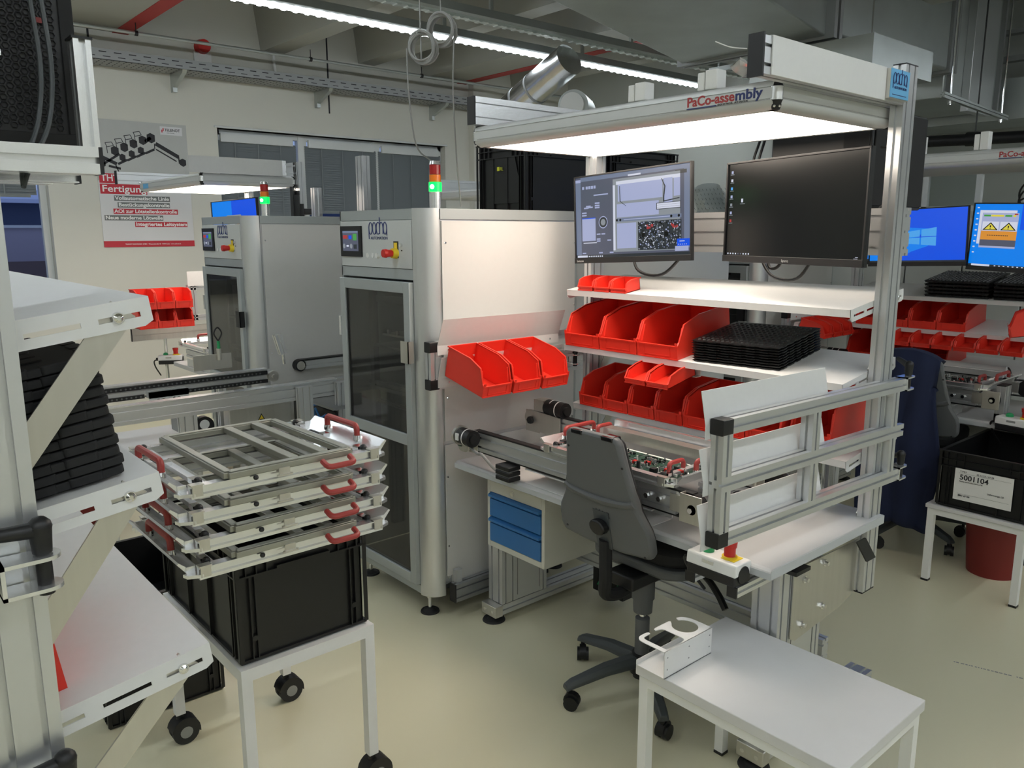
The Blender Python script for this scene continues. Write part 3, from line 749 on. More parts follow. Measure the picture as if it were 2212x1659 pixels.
    for z in (1.22,.5): MB().box(a-.012,ya-.006,z-.045,a+.006,ya+.004,z+.045).build('hinge','alu_bright',dr)
    # dim machinery behind the glass
    b=MB(); b.mat('dark_void').box(x0+.02,y1-.06,.1,x1-.02,y1-.05,1.7); b.box(x0+.02,y0+.03,.07,x1-.02,y1-.05,.09)
    b.mat('alu_dark').box(x0+.08,y0+.12,1.33,x1-.12,y0+.15,1.36).box(x0+.1,y0+.1,1.12,x1-.14,y0+.5,1.13)
    b.box(x0+.07,y0+.1,.2,x0+.1,y0+.13,1.4).box(x1-.2,y0+.16,.2,x1-.17,y0+.19,1.4)
    b.prof((x0+.05,y0+.12,.93),(x1-.09,y0+.12,.93),.04,.04).prof((x0+.05,y0+.12,.85),(x1-.09,y0+.12,.85),.02,.02)
    b.mat('panel_light').box(x0+.12,y0+.14,1.17,x1-.2,y0+.42,1.18); b.mat('black').cyl((x0+.28,y0+.2,.93),(x0+.28,y0+.2,1.02),.03).box(x0+.2,y0+.25,.6,x0+.4,y0+.4,.75)
    b.mat('dark_red').box(x0+.07,y0+.2,1.37,x0+.3,y0+.25,1.42)
    b.mat('chrome')
    for q in (.16,.24,.32): b.cyl((x0+q,y0+.15,1.18),(x0+q,y0+.15,1.2),.01,n=8)
    b.build('interior',None,r)
    CTX.body=False
    for x,y in ((-2.745,1.885),(-3.27,1.90),(-2.74,2.64)):
        MB().cyl((x,y,.0),(x,y,.008),.042,.04,n=24).cyl((x,y,.008),(x,y,.02),.03,.012,n=24).build('foot','rubber',r)
        MB().cyl((x,y,.018),(x,y,.096),.008,n=10).cyl((x,y,.066),(x,y,.078),.014,n=6).build('foot_stem','chrome',r)
    return r
def stack_light(x,y,label,ctx=True):
    r=thing('stack_light',label,'signal light',(x,y,1.748)); R0=.0235
    MB().cyl((x,y,1.75),(x,y,1.815),R0,n=24).build('base','alu_bright',r)
    g=MB(); g.mat('green_lit').cyl((x,y,1.817),(x,y,1.853),R0+.003,n=24).mat('led_core').sphere((x+.012,y-.024,1.835),.009,10); g.build('green_segment',None,r)
    MB().cyl((x,y,1.855),(x,y,1.883),R0,n=24).build('amber_segment','amber_lens',r)
    MB().cyl((x,y,1.885),(x,y,1.922),R0-.001,n=24).build('red_segment','red_lens',r)
    MB().cyl((x,y,1.924),(x,y,1.938),R0,R0-.004,n=24).build('cap','alu_bright',r)
def desk(label,x0=-2.59,x1=-1.12,legs=True,cab=True):
    r=thing('assembly_desk',label,'desk',((x0+x1)/2,2.27,0))
    b=MB(); b.ext([(1.92,.69),(1.92,.712),(1.93,.72),(2.61,.72),(2.61,.69)],'x',x0,x1); b.build('desktop','desk',r,bevel=.003); MB().box(x0,1.9185,.691,x1,1.92,.711).box(x1,1.921,.691,x1+.0015,2.609,.718).build('edge_band','desk_edge',r)
    MB().box(x0+.05,2.02,.665,x1-.03,2.05,.69).box(x0+.05,2.5,.665,x1-.03,2.54,.69).box(x0+.02,2.0,.67,x0+.06,2.58,.69).build('under_frame','alu',r)
    if legs:
        for x in (x1-.14,x0+.045):
            xx=x+.09; lg=MB(); lg.prof(((x+xx)/2,2.10,.08),((x+xx)/2,2.10,.66),.09,.08,up=(0,1,0)); lg.box(x+.012,2.14,.08,xx-.002,2.28,.45); lg.prof(((x+xx)/2,2.30,.08),((x+xx)/2,2.30,.64),.09,.04,up=(0,1,0))
            L=lg.build('lifting_leg','alu',r)
            MB().box(xx-.0025,2.148,.1,xx-.0015,2.15,.44).box(xx-.0025,2.276,.1,xx-.0015,2.278,.64).build('leg_groove','ink',L)
            fb=MB(); fb.prof((x+.045,2.06,.052),(x+.045,2.75,.052),.08,.045); ft=fb.build('foot_beam','alu',L)
            MB().box(x-.003,2.02,.028,x+.093,2.062,.078).build('foot_cap','steel',L,bevel=.003)
            MB().cyl((x+.02,2.019,.052),(x+.02,2.022,.052),.008,n=6).cyl((x+.07,2.019,.052),(x+.07,2.022,.052),.008,n=6).build('screw','chrome',L)
            for y in (2.05,2.72): MB().cyl((x+.045,y,0),(x+.045,y,.008),.05,.046,n=24).cyl((x+.045,y,.008),(x+.045,y,.018),.03,.012,n=20).cyl((x+.045,y,.015),(x+.045,y,.03),.007,n=8).build('levelling_foot','rubber',L)
        # stainless side plate bolted on
        p=MB(); xp=x1-.045; p.ext([(2.13,.645),(2.13,.42),(2.16,.405),(2.44,.43),(2.6,.475),(2.6,.64)],'x',xp-.003,xp); pl=p.build('side_plate','steel',r)
        q=MB()
        for y,z in ((2.19,.60),(2.31,.62),(2.19,.45),(2.31,.475)): q.cyl((xp,y,z),(xp+.006,y,z),.012,n=6).cyl((xp+.006,y,z),(xp+.016,y,z),.007,n=10)
        q.build('bolt','chrome',pl)
        MB().prof((x0+.1,2.47,.24),(x1-.1,2.47,.24),.04,.08).build('cross_beam','alu',r)
        MB().box(-1.72,2.44,.30,x1-.13,2.446,.62).build('knee_panel','grey_panel',r)
        MB().add([(x1-.01,2.44,.665),(x1-.004,2.44,.665),(x1-.004,2.50,.665),(x1-.01,2.50,.665),(x1-.0,2.5,.585),(x1+.006,2.5,.585),(x1+.006,2.56,.585),(x1,2.56,.585)],[(0,1,2,3),(7,6,5,4),(0,4,5,1),(1,5,6,2),(2,6,7,3),(3,7,4,0)]).box(x1-.04,2.06,.66,x1+.001,2.14,.672).build('support_bracket','black',r)
    return r
def drawer_unit(label):
    x0,x1,y0,y1,z0,z1=-2.50,-2.15,2.02,2.47,.352,.64
    r=thing('drawer_unit',label,'drawer cabinet',(-2.32,2.24,.352))
    b=MB(); b.box(x0,y0,z0,x0+.018,y1,z1); b.box(x1-.018,y0,z0,x1,y1,z1); b.box(x0+.018,y0,z0,x1-.018,y1,z0+.025); b.box(x0+.018,y0,z1-.048,x1-.018,y1,z1); b.box(x0,y1-.01,z0,x1,y1,z1)
    b.box(x0+.03,y0+.1,z1,x1-.03,y1-.05,.69)
    b.build('body','beige_metal',r,bevel=.002)
    MB().cyl((x0+.16,y0+.001,z1-.024),(x0+.16,y0-.005,z1-.024),.011,n=18).cyl((x0+.16,y0-.005,z1-.024),(x0+.16,y0-.006,z1-.024),.006,n=8).build('lock','chrome',r)
    for k,(za,zb) in enumerate(((z0+.028,z0+.132),(z0+.138,z0+.238))):
        d=MB(); d.box(x0+.02,y0-.004,za,x1-.02,y0+.02,zb-.026)
        d.ext([(y0-.004,zb-.03),(y0+.012,zb-.022),(y0+.012,zb-.012),(y0-.014,zb-.016),(y0-.014,zb-.006),(y0-.002,zb),(y0+.02,zb),(y0+.02,zb-.03)],'x',x0+.02,x1-.02)
        d.build('drawer','blue',r,bevel=.001)
def conveyor(label1,label2):
    for y,z,xa,xb,mx,lab,near in ((1.945,.838,-2.47,-1.46,-2.43,label1,1),(2.33,.85,-2.52,-1.42,-2.40,label2,0)):
        r=thing('belt_conveyor',lab,'conveyor',((xa+xb)/2,y,.72))
        MB().prof((xa,y,z-.01),(xb,y,z-.01),.035,.075).build('profile','alu',r)
        MB().box(xa,y-.016,z+.028,xb+.06,y+.012,z+.034).box(xa,y-.012,z-.055,xb+.06,y+.012,z-.05).cyl((xb+.06,y-.012,z-.011),(xb+.06,y+.012,z-.011),.042,n=24).cyl((xa,y-.012,z-.011),(xa,y+.012,z-.011),.042,n=24).build('belt','black',r)
        s=-1 
        MB().box(xa-.06,y+.02*s-.002,z-.06,xa+.03,y+.02*s,z+.035).box(xb-.02,y+.02*s-.003,z-.035,xb+.03,y+.02*s,z+.02).build('end_plate','steel',r,bevel=.001)
        if near:
            b=MB(); b.box(xb+.035,y-.045,z-.05,xb+.038,y-.018,z+.04).box(xb+.035,y-.047,z-.05,xb+.115,y-.044,z+.04).build('tension_bracket','steel',r,bevel=.002)
            b=MB(); b.cyl((xb+.08,y-.044,z-.005),(xb+.08,y-.058,z-.005),.009,n=6).cyl((xb-.11,y-.02,z-.01),(xb-.11,y-.03,z-.01),.009,n=6).cyl((xb-.06,y-.02,z-.01),(xb-.06,y-.03,z-.01),.009,n=6)
            b.cyl((xb+.08,y-.044,z-.005),(xb+.08,y-.047,z-.005),.016,n=12); b.build('bolt','chrome',r)
            MB().box(xa+.30,y-.01,.773,xb-.1,y+.10,.777).box(xa+.30,y+.096,.7205,xb-.1,y+.10,.775).box(xa+.30,y-.01,.7205,xb-.1,y+.1,.723).build('cable_duct','white_metal',r)
        else:
            b=MB(); b.ext([(xa-.04,z-.045)]+arc(xa-.02,z,.04,pi,pi/2,5)+[(xa+.16,z+.03),(xa+.16,z-.06)],'y',y-.03,y-.024); b.build('side_cheek','steel',r)
            b=MB(); b.cyl((xa-.015,y-.03,z-.005),(xa-.015,y-.045,z-.005),.017,n=6); b.build('bearing','black',r)
        # gear motor lying across the belt
        m=MB(); mz=z+.012 if near else z+.06; ym=y-.035 if near else y
        if near:
            m.mat('black').cyl((mx-.07,ym-.02,mz),(mx+.01,ym-.025,mz),.034,n=24).cyl((mx+.01,ym-.025,mz),(mx+.022,ym-.026,mz),.02,n=20)
            m.mat('steel').cyl((mx-.085,ym-.018,mz),(mx-.07,ym-.02,mz),.04,n=24).ext(rrect(xa-.075,z-.06,xa-.01,z+.04,.02),'y',y-.04,y-.03)
            m.mat('plastic_white').cyl((mx-.03,ym-.0225,mz),(mx-.024,ym-.0225,mz),.0348,n=24).box(mx-.062,ym-.06,mz-.01,mx-.045,ym-.054,mz+.018)
            m.mat('red').box(xa-.07,y-.05,z+.012,xa-.03,y-.04,z+.03); m.mat('pcb').box(xa-.074,y-.044,z-.04,xa-.05,y-.041,z)
        else:
            m.mat('steel').box(mx-.12,ym-.03,mz-.02,mx-.06,ym+.03,mz+.03)
            m.mat('black').cyl((mx-.06,ym,mz),(mx+.05,ym-.005,mz),.034,n=24).cyl((mx+.05,ym-.005,mz),(mx+.062,ym-.005,mz),.018,n=20)
            m.mat('plastic_white').cyl((mx-.03,ym,mz),(mx-.025,ym,mz),.035,n=24).cyl((mx+.01,ym-.003,mz),(mx+.015,ym-.003,mz),.035,n=24)
        m.build('drive_motor',None,r)
        if near: MB().tube(smooth([(xa+.02,y-.05,z-.03),(xa+.08,y-.06,z-.04),(xa+.12,y-.07,z-.035),(xa+.16,y-.04,z-.09),(xa+.17,y-.03,.765)]),.006,8).build('cable','cable_grey',r)
def monitor(label,w,h,at,rz,roll,paint,brand=None,bezel_col='black',chin=.022,cat='monitor',tilt=0):
    """local: screen centre at origin facing -y"""
    r=thing('monitor',label,cat,at)
    M=Matrix.Translation(at)@Matrix.Rotation(rz,4,'Z')@Matrix.Rotation(roll,4,'Y')@Matrix.Rotation(tilt,4,'X')
    def mb(): b=MB(); b.M=M; return b
    t=.006
    b=mb(); b.box(-w/2,0,-h/2,w/2,.012,h/2); b.box(-w/2,-.006,-h/2,-w/2+t,.0,h/2); b.box(w/2-t,-.006,-h/2,w/2,.0,h/2); b.box(-w/2,-.006,h/2-t,w/2,0,h/2); b.box(-w/2,-.008,-h/2,w/2,0,-h/2+chin)
    b.box(-w/2*.6,.012,-h/2*.7,w/2*.6,.045,h/2*.7); b.build('housing',bezel_col,r,bevel=.0006)
    s=mb(); x0,x1,z0,z1=-w/2+t,w/2-t,-h/2+chin,h/2-t; lay=[0]
    def pr(n,a,b_,c,d):
        lay[0]+=1; y=-.0005-lay[0]*.00001
        s.mat(n).add([(x0+(x1-x0)*a,y,z0+(z1-z0)*b_),(x0+(x1-x0)*c,y,z0+(z1-z0)*b_),(x0+(x1-x0)*c,y,z0+(z1-z0)*d),(x0+(x1-x0)*a,y,z0+(z1-z0)*d)],[(0,1,2,3)])
    def poly(n,pts):
        lay[0]+=1; y=-.0005-lay[0]*.00001
        s.mat(n).add([(x0+(x1-x0)*a,y,z0+(z1-z0)*b_) for a,b_ in pts],[tuple(range(len(pts)))])
    paint(pr,poly); s.build('screen',None,r)
    c=mb(); c.box(-.05,.045,-.05,.05,.07,.05).prism(rrect(-.02,-.02,.02,.02,.004),(0,.07,0),(0,.16,0)); c.build('wall_mount','black',r)
    if brand:
        xd=(M.to_3x3()@Vector((1,0,0))); zd=(M.to_3x3()@Vector((0,0,1)))
        text(brand[0],.013,M@Vector((brand[1],-.0085,-h/2+.006)),xd,zd,'alu_bright',r)
    return r
def paint_inspection(pr,poly):
    rnd=random.Random(3)
    pr('scr_slate',0,0,1,1); pr('scr_slate2',0,0,.05,.95); pr('scr_slate2',.95,.08,1,.95); pr('scr_pale',.0,.94,.05,.975); pr('scr_dark',0,0,1,.035); pr('scr_slate2',.05,.95,1,1)
    for x in (.065,.10,.125,.15,.175): pr('scr_pale',x,.85,x+.02,.885)
    pr('scr_white',.49,.945,.6,.965); pr('scr_pale',.175,.76,.31,.775); pr('scr_dark',.88,.9,.97,.94)
    for a,b in ((.185,.66),(.185,.63),(.185,.605),(.1,.63),(.08,.61),(.12,.615),(.06,.55),(.06,.52)): pr('scr_pale',a,b,a+.045,b+.018)
    pr('scr_pale',.06,.21,.19,.49); pr('scr_blue',.06,.485,.19,.495); pr('scr_white',.07,.18,.2,.19)
    C=[(.262+.042*math.cos(k*pi/10),.43+.075*math.sin(k*pi/10)) for k in range(20)]; poly('scr_pale',C)
    poly('scr_dark',[(.262+.036*math.cos(k*pi/10),.43+.064*math.sin(k*pi/10)) for k in range(20)]); poly('scr_grey',[(.262+.022*math.cos(k*pi/10),.43+.04*math.sin(k*pi/10)) for k in range(20)])
    for a,b in ((.2,.28),(.245,.28),(.2,.22),(.2,.195),(.3,.2),(.06,.05),(.22,.05),(.32,.05)): pr('scr_pale',a,b,a+.035,b+.016)
    for k in range(8): pr('scr_white',.12+k*.018,.008,.13+k*.018,.024)
    pr('scr_white',.01,.005,.11,.03)
    # camera view
    pr('scr_grey',.355,.06,.92,.93)
    pr('scr_pale',.40,.66,.78,.86); pr('scr_pale',.87,.66,.92,.87); pr('scr_pale',.39,.47,.75,.63); pr('scr_white',.385,.86,.92,.9); pr('scr_white',.355,.08,.375,.86)
    pr('scr_pale',.79,.60,.86,.87); pr('scr_dark',.73,.525,.925,.6); pr('scr_white',.735,.532,.92,.594); pr('scr_slate',.735,.55,.92,.552); pr('scr_slate',.735,.573,.92,.575)
    pr('scr_slate2',.39,.42,.93,.46); pr('scr_pale',.45,.435,.85,.445); pr('scr_pale',.39,.1,.56,.40)
    for cx in (.39,.42,.85,.91): poly('scr_black',[(cx+.009*math.cos(k*pi/5),.44+.016*math.sin(k*pi/5)) for k in range(10)])
    pr('scr_dark',.575,.07,.93,.40)
    for k in range(330):
        a=rnd.uniform(.58,.92); b=rnd.uniform(.075,.39); ww=rnd.uniform(.003,.012); hh=rnd.uniform(.005,.018)
        pr(rnd.choice(('scr_pale','scr_grey','scr_black','scr_slate2','scr_white','scr_black')),a,b,a+ww,b+hh)
    for a in (.66,.86): 
        for k in range(12): q=rnd.uniform(0,.05); v=rnd.uniform(0,.05); pr('scr_red',a+q-.01,.30+v,a+q,.31+v+.008)
    for a in (.61,.80): pr('scr_black',a,.22,a+.03,.27); pr('scr_dark',a,.31,a+.022,.36)
    poly('scr_dark',[(.42,.84),(.425,.84),(.43,.66),(.48,.60),(.475,.60),(.422,.66)]); poly('scr_dark',[(.775,.87),(.78,.87),(.81,.78),(.8,.66),(.8,.62),(.92,.64),(.92,.63),(.79,.605),(.79,.66),(.8,.78)])
    pr('scr_blue',.9,.1,1,.18); pr('scr_pale',.885,.045,.99,.1); pr('scr_white',.92,.15,.96,.157)
    for k in range(5): pr('scr_white',.91+k*.015,.115,.917+k*.015,.122)
def paint_black(pr,poly):
    pr('scr_black',0,0,1,1)
    for k,c in enumerate(('scr_pale','scr_white','scr_glow','scr_pale','scr_grey','scr_pale','scr_red')):
        z=.925-k*.088; pr(c,.025,z-.03,.042,z); pr('scr_grey',.018,z-.043,.05,z-.037)
    pr('scr_white',.118,.58,.134,.62); pr('scr_grey',.11,.562,.15,.567)
    for k in range(9): pr('scr_white' if k not in (4,5) else 'scr_slate',.02+k*.022,.012,.03+k*.022,.028)
    pr('scr_white',.955,.018,.972,.022); pr('scr_white',.945,.004,.97,.008); 
def paint_windows(pr,poly):
    pr('scr_blue',0,0,1,1); poly('scr_sky',[(0,0),(0,.55),(.3,.5),(.62,.45),(.62,.3),(.45,.2),(.25,0)]); poly('scr_sky',[(0,.72),(.68,.62),(.68,.55),(0,.4)])
    poly('scr_glow',[(.40,.58),(.53,.61),(.53,.48),(.40,.47)]); poly('scr_glow',[(.545,.612),(.70,.65),(.70,.485),(.545,.48)]); poly('scr_glow',[(.40,.455),(.53,.465),(.53,.33),(.40,.35)]); poly('scr_glow',[(.545,.466),(.70,.472),(.70,.30),(.545,.328)])
    pr('scr_dark',0,0,1,.03)
def paint_sky(pr,poly):
    pr('scr_sky',0,0,1,1); pr('scr_blue',.5,.3,1,1); pr('scr_white',.12,.2,.15,.23); pr('scr_dark',0,0,1,.03)
    for k in range(5): pr('scr_white',.1+k*.05,.008,.12+k*.05,.022)
def paint_warning(pr,poly):
    pr('scr_sky',0,0,1,1); pr('scr_blue',.42,.6,1,1)
    for k in range(9): pr('scr_white',.02,.93-k*.09,.04,.95-k*.09)
    pr('scr_white',.05,.36,.38,.9); pr('scr_pale',.075,.3,.4,.86); pr('scr_red',.36,.83,.39,.85); pr('scr_green',.09,.8,.15,.83); pr('scr_green',.28,.8,.34,.83); pr('scr_yellow',.155,.8,.27,.83); pr('scr_yellow',.35,.8,.375,.83)
    pr('scr_white',.085,.575,.235,.72); pr('scr_white',.245,.575,.395,.72); pr('scr_orange',.08,.43,.4,.57); pr('scr_slate',.08,.33,.4,.43)
    for a in (.09,.25):
        poly('scr_black',[(a,.585),(a+.14,.585),(a+.07,.71)]); poly('scr_yellow',[(a+.018,.595),(a+.122,.595),(a+.07,.69)]); pr('scr_black',a+.065,.625,a+.075,.66); pr('scr_black',a+.065,.602,a+.075,.614)
    for k in range(12): pr('scr_dark',.14+k*.016,.495,.15+k*.016,.508)
    pr('scr_white',.5,.1,.98,.78); pr('scr_blue',.5,.76,.55,.775)
    for k in range(16): pr('scr_grey',.54,.72-k*.034,.62+.1*((k*7)%5)/5,.73-k*.034)
    pr('scr_dark',0,0,1,.03); pr('scr_white',.03,.0,.2,.03)
    for k in range(9): pr('scr_white',.24+k*.04,.008,.255+k*.04,.022)
def swing_frame(label, P0, P1, z0, z1, side, plates=(1,1,1), lever=True, mids=(.45,), third=True, group=None):
    """aluminium ladder frame from outer end P0=(x,y) to the post end P1, plates lean to `side`"""
    r=thing('swing_arm_frame',label,'frame',(P0[0],P0[1],z0),group)
    A=Vector((P0[0],P0[1],0)); B=Vector((P1[0],P1[1],0)); d=(B-A).normalized(); n=Vector((0,0,1)).cross(d)*side; L=(B-A).length
    zs=[z0+.02,z1-.02]+([(z0+z1)/2] if third else [])
    for z in zs: MB().prof(A+Vector((0,0,z)),B+Vector((0,0,z)),.04,.04).build('rail','alu',r)
    for q in (.02,)+tuple(m*L for m in mids)+(L*.93,):
        if third:
            MB().prof(A+d*q+Vector((0,0,z0+.04)),A+d*q+Vector((0,0,(z0+z1)/2-.02)),.04,.04,up=n).prof(A+d*q+Vector((0,0,(z0+z1)/2+.02)),A+d*q+Vector((0,0,z1-.04)),.04,.04,up=n).build('upright','alu',r)
        else: MB().prof(A+d*q+Vector((0,0,z0+.04)),A+d*q+Vector((0,0,z1-.04)),.04,.04,up=n).build('upright','alu',r)
    for z in (z0+.02,z1-.02):
        b=MB(); c=A+Vector((0,0,z)); b.prism(rrect(-.021,-.021,.021,.021,.004),c-d*.004,c,(0,0,1)); b.build('end_cap','black',r)
        if z>z1-.03 or True:
            b=MB(); b.prism(rrect(-.021,-.021,.021,.021,.004),c+d*.0,c+d*.038,(0,0,1),caps=True) if lever else None
            if lever: b.build('end_cap','black',r)
    return r,A,B,d,n,L
def paper_plate(parent,A,d,n,q0,q1,z,h,lean,slant=.02,mt='white_metal'):
    """bent sheet holder: strip on the rail and a leaning plate above"""
    a=A+d*q0; b=A+d*q1; N=n; t=N*.002
    up=Vector((0,0,z)); hi=Vector((0,0,z+h))+N*lean
    def quad(p,q,r_,s): 
        return [p,q,r_,s,p+t,q+t,r_+t,s+t]
    m=MB(); F=[(0,1,2,3),(7,6,5,4),(0,4,5,1),(1,5,6,2),(2,6,7,3),(3,7,4,0)]
    m.add(quad(a+up,b+up,b-d*slant*0+hi+d*slant,a+hi+d*(-slant)),F); m.add(quad(a+up+Vector((0,0,-.038)),b+up+Vector((0,0,-.038)),b+up,a+up),F)
    o=m.build('sheet_holder',mt,parent); s=MB()
    for q in (.08,.5,.92):
        c=a+(b-a)*q+Vector((0,0,z-.019)); s.cyl(c,c+N*.005,.006,.004,n=10)
    s.build('screw','chrome',o); return o
def clamp(parent, c, out, lev, dz=0):
    """forked clamp with adjustable lever, c = pivot point"""
    c=Vector(c); out=Vector(out).normalized(); lev=Vector(lev)
    sd=Vector((0,0,1)).cross(out)
    for z in (-.022,.018):
        m=MB(); pts=[(-.02,-.05),(.02,-.05)]+arc(0,.0,.02,0,pi,10)
        m.add([c+sd*a+out*b+Vector((0,0,z)) for a,b in pts]+[c+sd*a+out*b+Vector((0,0,z+.005)) for a,b in pts],
              [tuple(range(len(pts)-1,-1,-1)),tuple(range(len(pts),2*len(pts)))]+[(i,(i+1)%len(pts),len(pts)+(i+1)%len(pts),len(pts)+i) for i in range(len(pts))])
        k=m.build('clamp_plate','alu_bright',parent)
    MB().box(c.x-.02,c.y-.05 if out.y>.5 else c.y-.02,c.z-.022,c.x+.02,c.y-.045 if out.y>.5 else c.y+.02,c.z+.023).build('clamp_web','alu_bright',parent) if abs(out.y)>.5 else None
    h=MB(); h.cyl(c+Vector((0,0,-.03)),c+Vector((0,0,.045)),.0095,n=14).cyl(c+Vector((0,0,.025)),c+Vector((0,0,.06)),.0115,.014,n=14)
    h.sphere(c+Vector((0,0,.058)),.0145,12); h.cyl(c+Vector((0,0,.055)),c+Vector((0,0,.055))+lev,.011,.008,n=12); h.sphere(c+Vector((0,0,.055))+lev,.0082,10)
    h.build('clamp_lever','black',parent)
def crate(label,x0,y0,z0,lx,ly,h,group=None,card=False,open_top=True,at=None):
    r=thing('euro_crate',label,'crate',(x0+lx/2,y0+ly/2,z0),group); m=MB(); t=.004; x1,y1,z1=x0+lx,y0+ly,z0+h; i=.014
    m.box(x0+i,y0+i,z0,x1-i,y1-i,z0+.01)
    m.box(x0+i,y0+i,z0,x0+i+t,y1-i,z1); m.box(x1-i-t,y0+i,z0,x1-i,y1-i,z1); m.box(x0+i,y0+i,z0,x1-i,y0+i+t,z1); m.box(x0+i,y1-i-t,z0,x1-i,y1-i,z1)
    for za,zb,o in ((z1-.006,z1,0),(z1-.04,z1-.036,.002),(z1-.075,z1-.07,.002),(z0+.004,z0+.012,.006)):     # rim ledges
        m.box(x0+o,y0+o,za,x1-o,y0+i,zb); m.box(x0+o,y1-i,za,x1-o,y1-o,zb); m.box(x0+o,y0+i,za,x0+i,y1-i,zb); m.box(x1-i,y0+i,za,x1-o,y1-i,zb)
    def ribs(n,a,b,f,zlo,zhi):
        for k in range(n+1):
            q=a+(b-a)*k/n; f(q,zlo,zhi)
    fx=lambda q,a,b:(m.box(q-.0015,y0+.003,a,q+.0015,y0+i,b),m.box(q-.0015,y1-i,a,q+.0015,y1-.003,b))
    fy=lambda q,a,b:(m.box(x0+.003,q-.0015,a,x0+i,q+.0015,b),m.box(x1-i,q-.0015,a,x1-.003,q+.0015,b))
    for (a,b) in ((x0+.003,x0+.11),(x1-.11,x1-.003)): ribs(3,a,b,fx,z1-.072,z1-.004)
    for (a,b) in ((y0+.003,y0+.09),(y1-.09,y1-.003)): ribs(3,a,b,fy,z1-.072,z1-.004)
    for q in (x0+.003,x0+.04,x0+.055,x1-.055,x1-.04,x1-.003,x0+lx*.36,x0+lx*.64): fx(q,z0+.01,z1-.07)
    for q in (y0+.003,y0+.04,y0+.055,y1-.055,y1-.04,y1-.003): fy(q,z0+.01,z1-.07)
    m.build('crate_body','esd_black',r)
    g=MB(); g.box(x1-i,y0+ly*.3,z1-.07,x1-.001,y0+ly*.7,z1-.062).box(x0+.001,y0+ly*.3,z1-.07,x0+i,y0+ly*.7,z1-.062); g.build('grip_bar','esd_black',r)
    c=MB(); c.cyl((x1-i,y0+.047,z0+.07),(x1-.002,y0+.047,z0+.07),.008,n=12).cyl((x1-i,y1-.047,z0+.07),(x1-.002,y1-.047,z0+.07),.008,n=12); c.build('spigot','esd_black',r)
    return r
def tray_stack(M, n, w, d, pitch, fmt, group, cat='component tray'):
    """black foam/ESD trays with a diamond-rib surface; each tray a thing of its own"""
    m=MB(); z1=pitch*.9; m.box(-w/2+.004,-d/2+.004,0,w/2-.004,d/2-.004,z1*.55); m.box(-w/2,-d/2,z1*.5,w/2,d/2,z1*.62)
    k=0
    nx=int(w/.02); ny=int(d/.026)
    for i in range(nx):
        for j in range(ny):
            x=-w/2+.01+(i+.5)*(w-.02)/nx; y=-d/2+.01+(j+.5)*(d-.02)/ny; a=.008; b_=.011; 
            if (i+j)%2: b_*=.8
            m.add([(x-a,y,z1*.6),(x,y-b_,z1*.6),(x+a,y,z1*.6),(x,y+b_,z1*.6),(x-a*.6,y,z1),(x,y-b_*.6,z1),(x+a*.6,y,z1),(x,y+b_*.6,z1)],[(0,1,5,4),(1,2,6,5),(2,3,7,6),(3,0,4,7),(4,5,6,7)])
    for s in (-1,1):
        for j in range(int(d/.05)): y=-d/2+.02+j*.05; m.box(s*w/2,y,z1*.15,s*(w/2+.002),y+.03,z1*.5)
        for j in range(int(w/.05)): x=-w/2+.02+j*.05; m.box(x,s*d/2,z1*.15,x+.03,s*(d/2+.002),z1*.5)
    o=m.build('component_tray','esd_black',ctx=False); out=[]
    for q in range(n):
        c=o if q==0 else o.copy()
        if q: COL.objects.link(c)
        c.matrix_world=Matrix.Translation(CTX.off)@M@Matrix.Translation((0,0,q*pitch))
        tag(c,fmt(q,n),cat,group); out.append(c)
    return out
def foam_stack(M, n, w, d, pitch, fmt, group):
    m=MB(); z1=pitch*.8
    m.ext(rrect(-w/2,-d/2,w/2,d/2,.012,3),'z',0,z1)
    nx=int(w/.045)
    for s in (-1,1):
        for i in range(int(w/.05)): x=-w/2+.012+i*.05; m.ext(rrect(x,s*(d/2-.006)-.01,x+.042,s*(d/2-.006)+.01,.006,3),'z',.001,z1+.002)
        for i in range(int(d/.06)): y=-d/2+.015+i*.06; m.ext(rrect(s*(w/2-.006)-.01,y,s*(w/2-.006)+.01,y+.045,.006,3),'z',.001,z1+.002)
    for i in range(nx-1):
        for j in range(3): x=-w/2+.035+i*.045; y=-d/2+.04+j*(d-.08)/3; m.ext(rrect(x,y,x+.034,y+(d-.08)/3-.02,.008,3),'z',z1-.001,z1+.0025)
    o=m.build('component_tray','black_soft',ctx=False,bevel=.002)
    for q in range(n):
        c=o if q==0 else o.copy()
        if q: COL.objects.link(c)
        c.matrix_world=Matrix.Translation(CTX.off)@M@Matrix.Translation(((q%3-1)*.0015,(q%2)*.003,q*pitch+.003)); tag(c,fmt(q,n),'component tray',group)
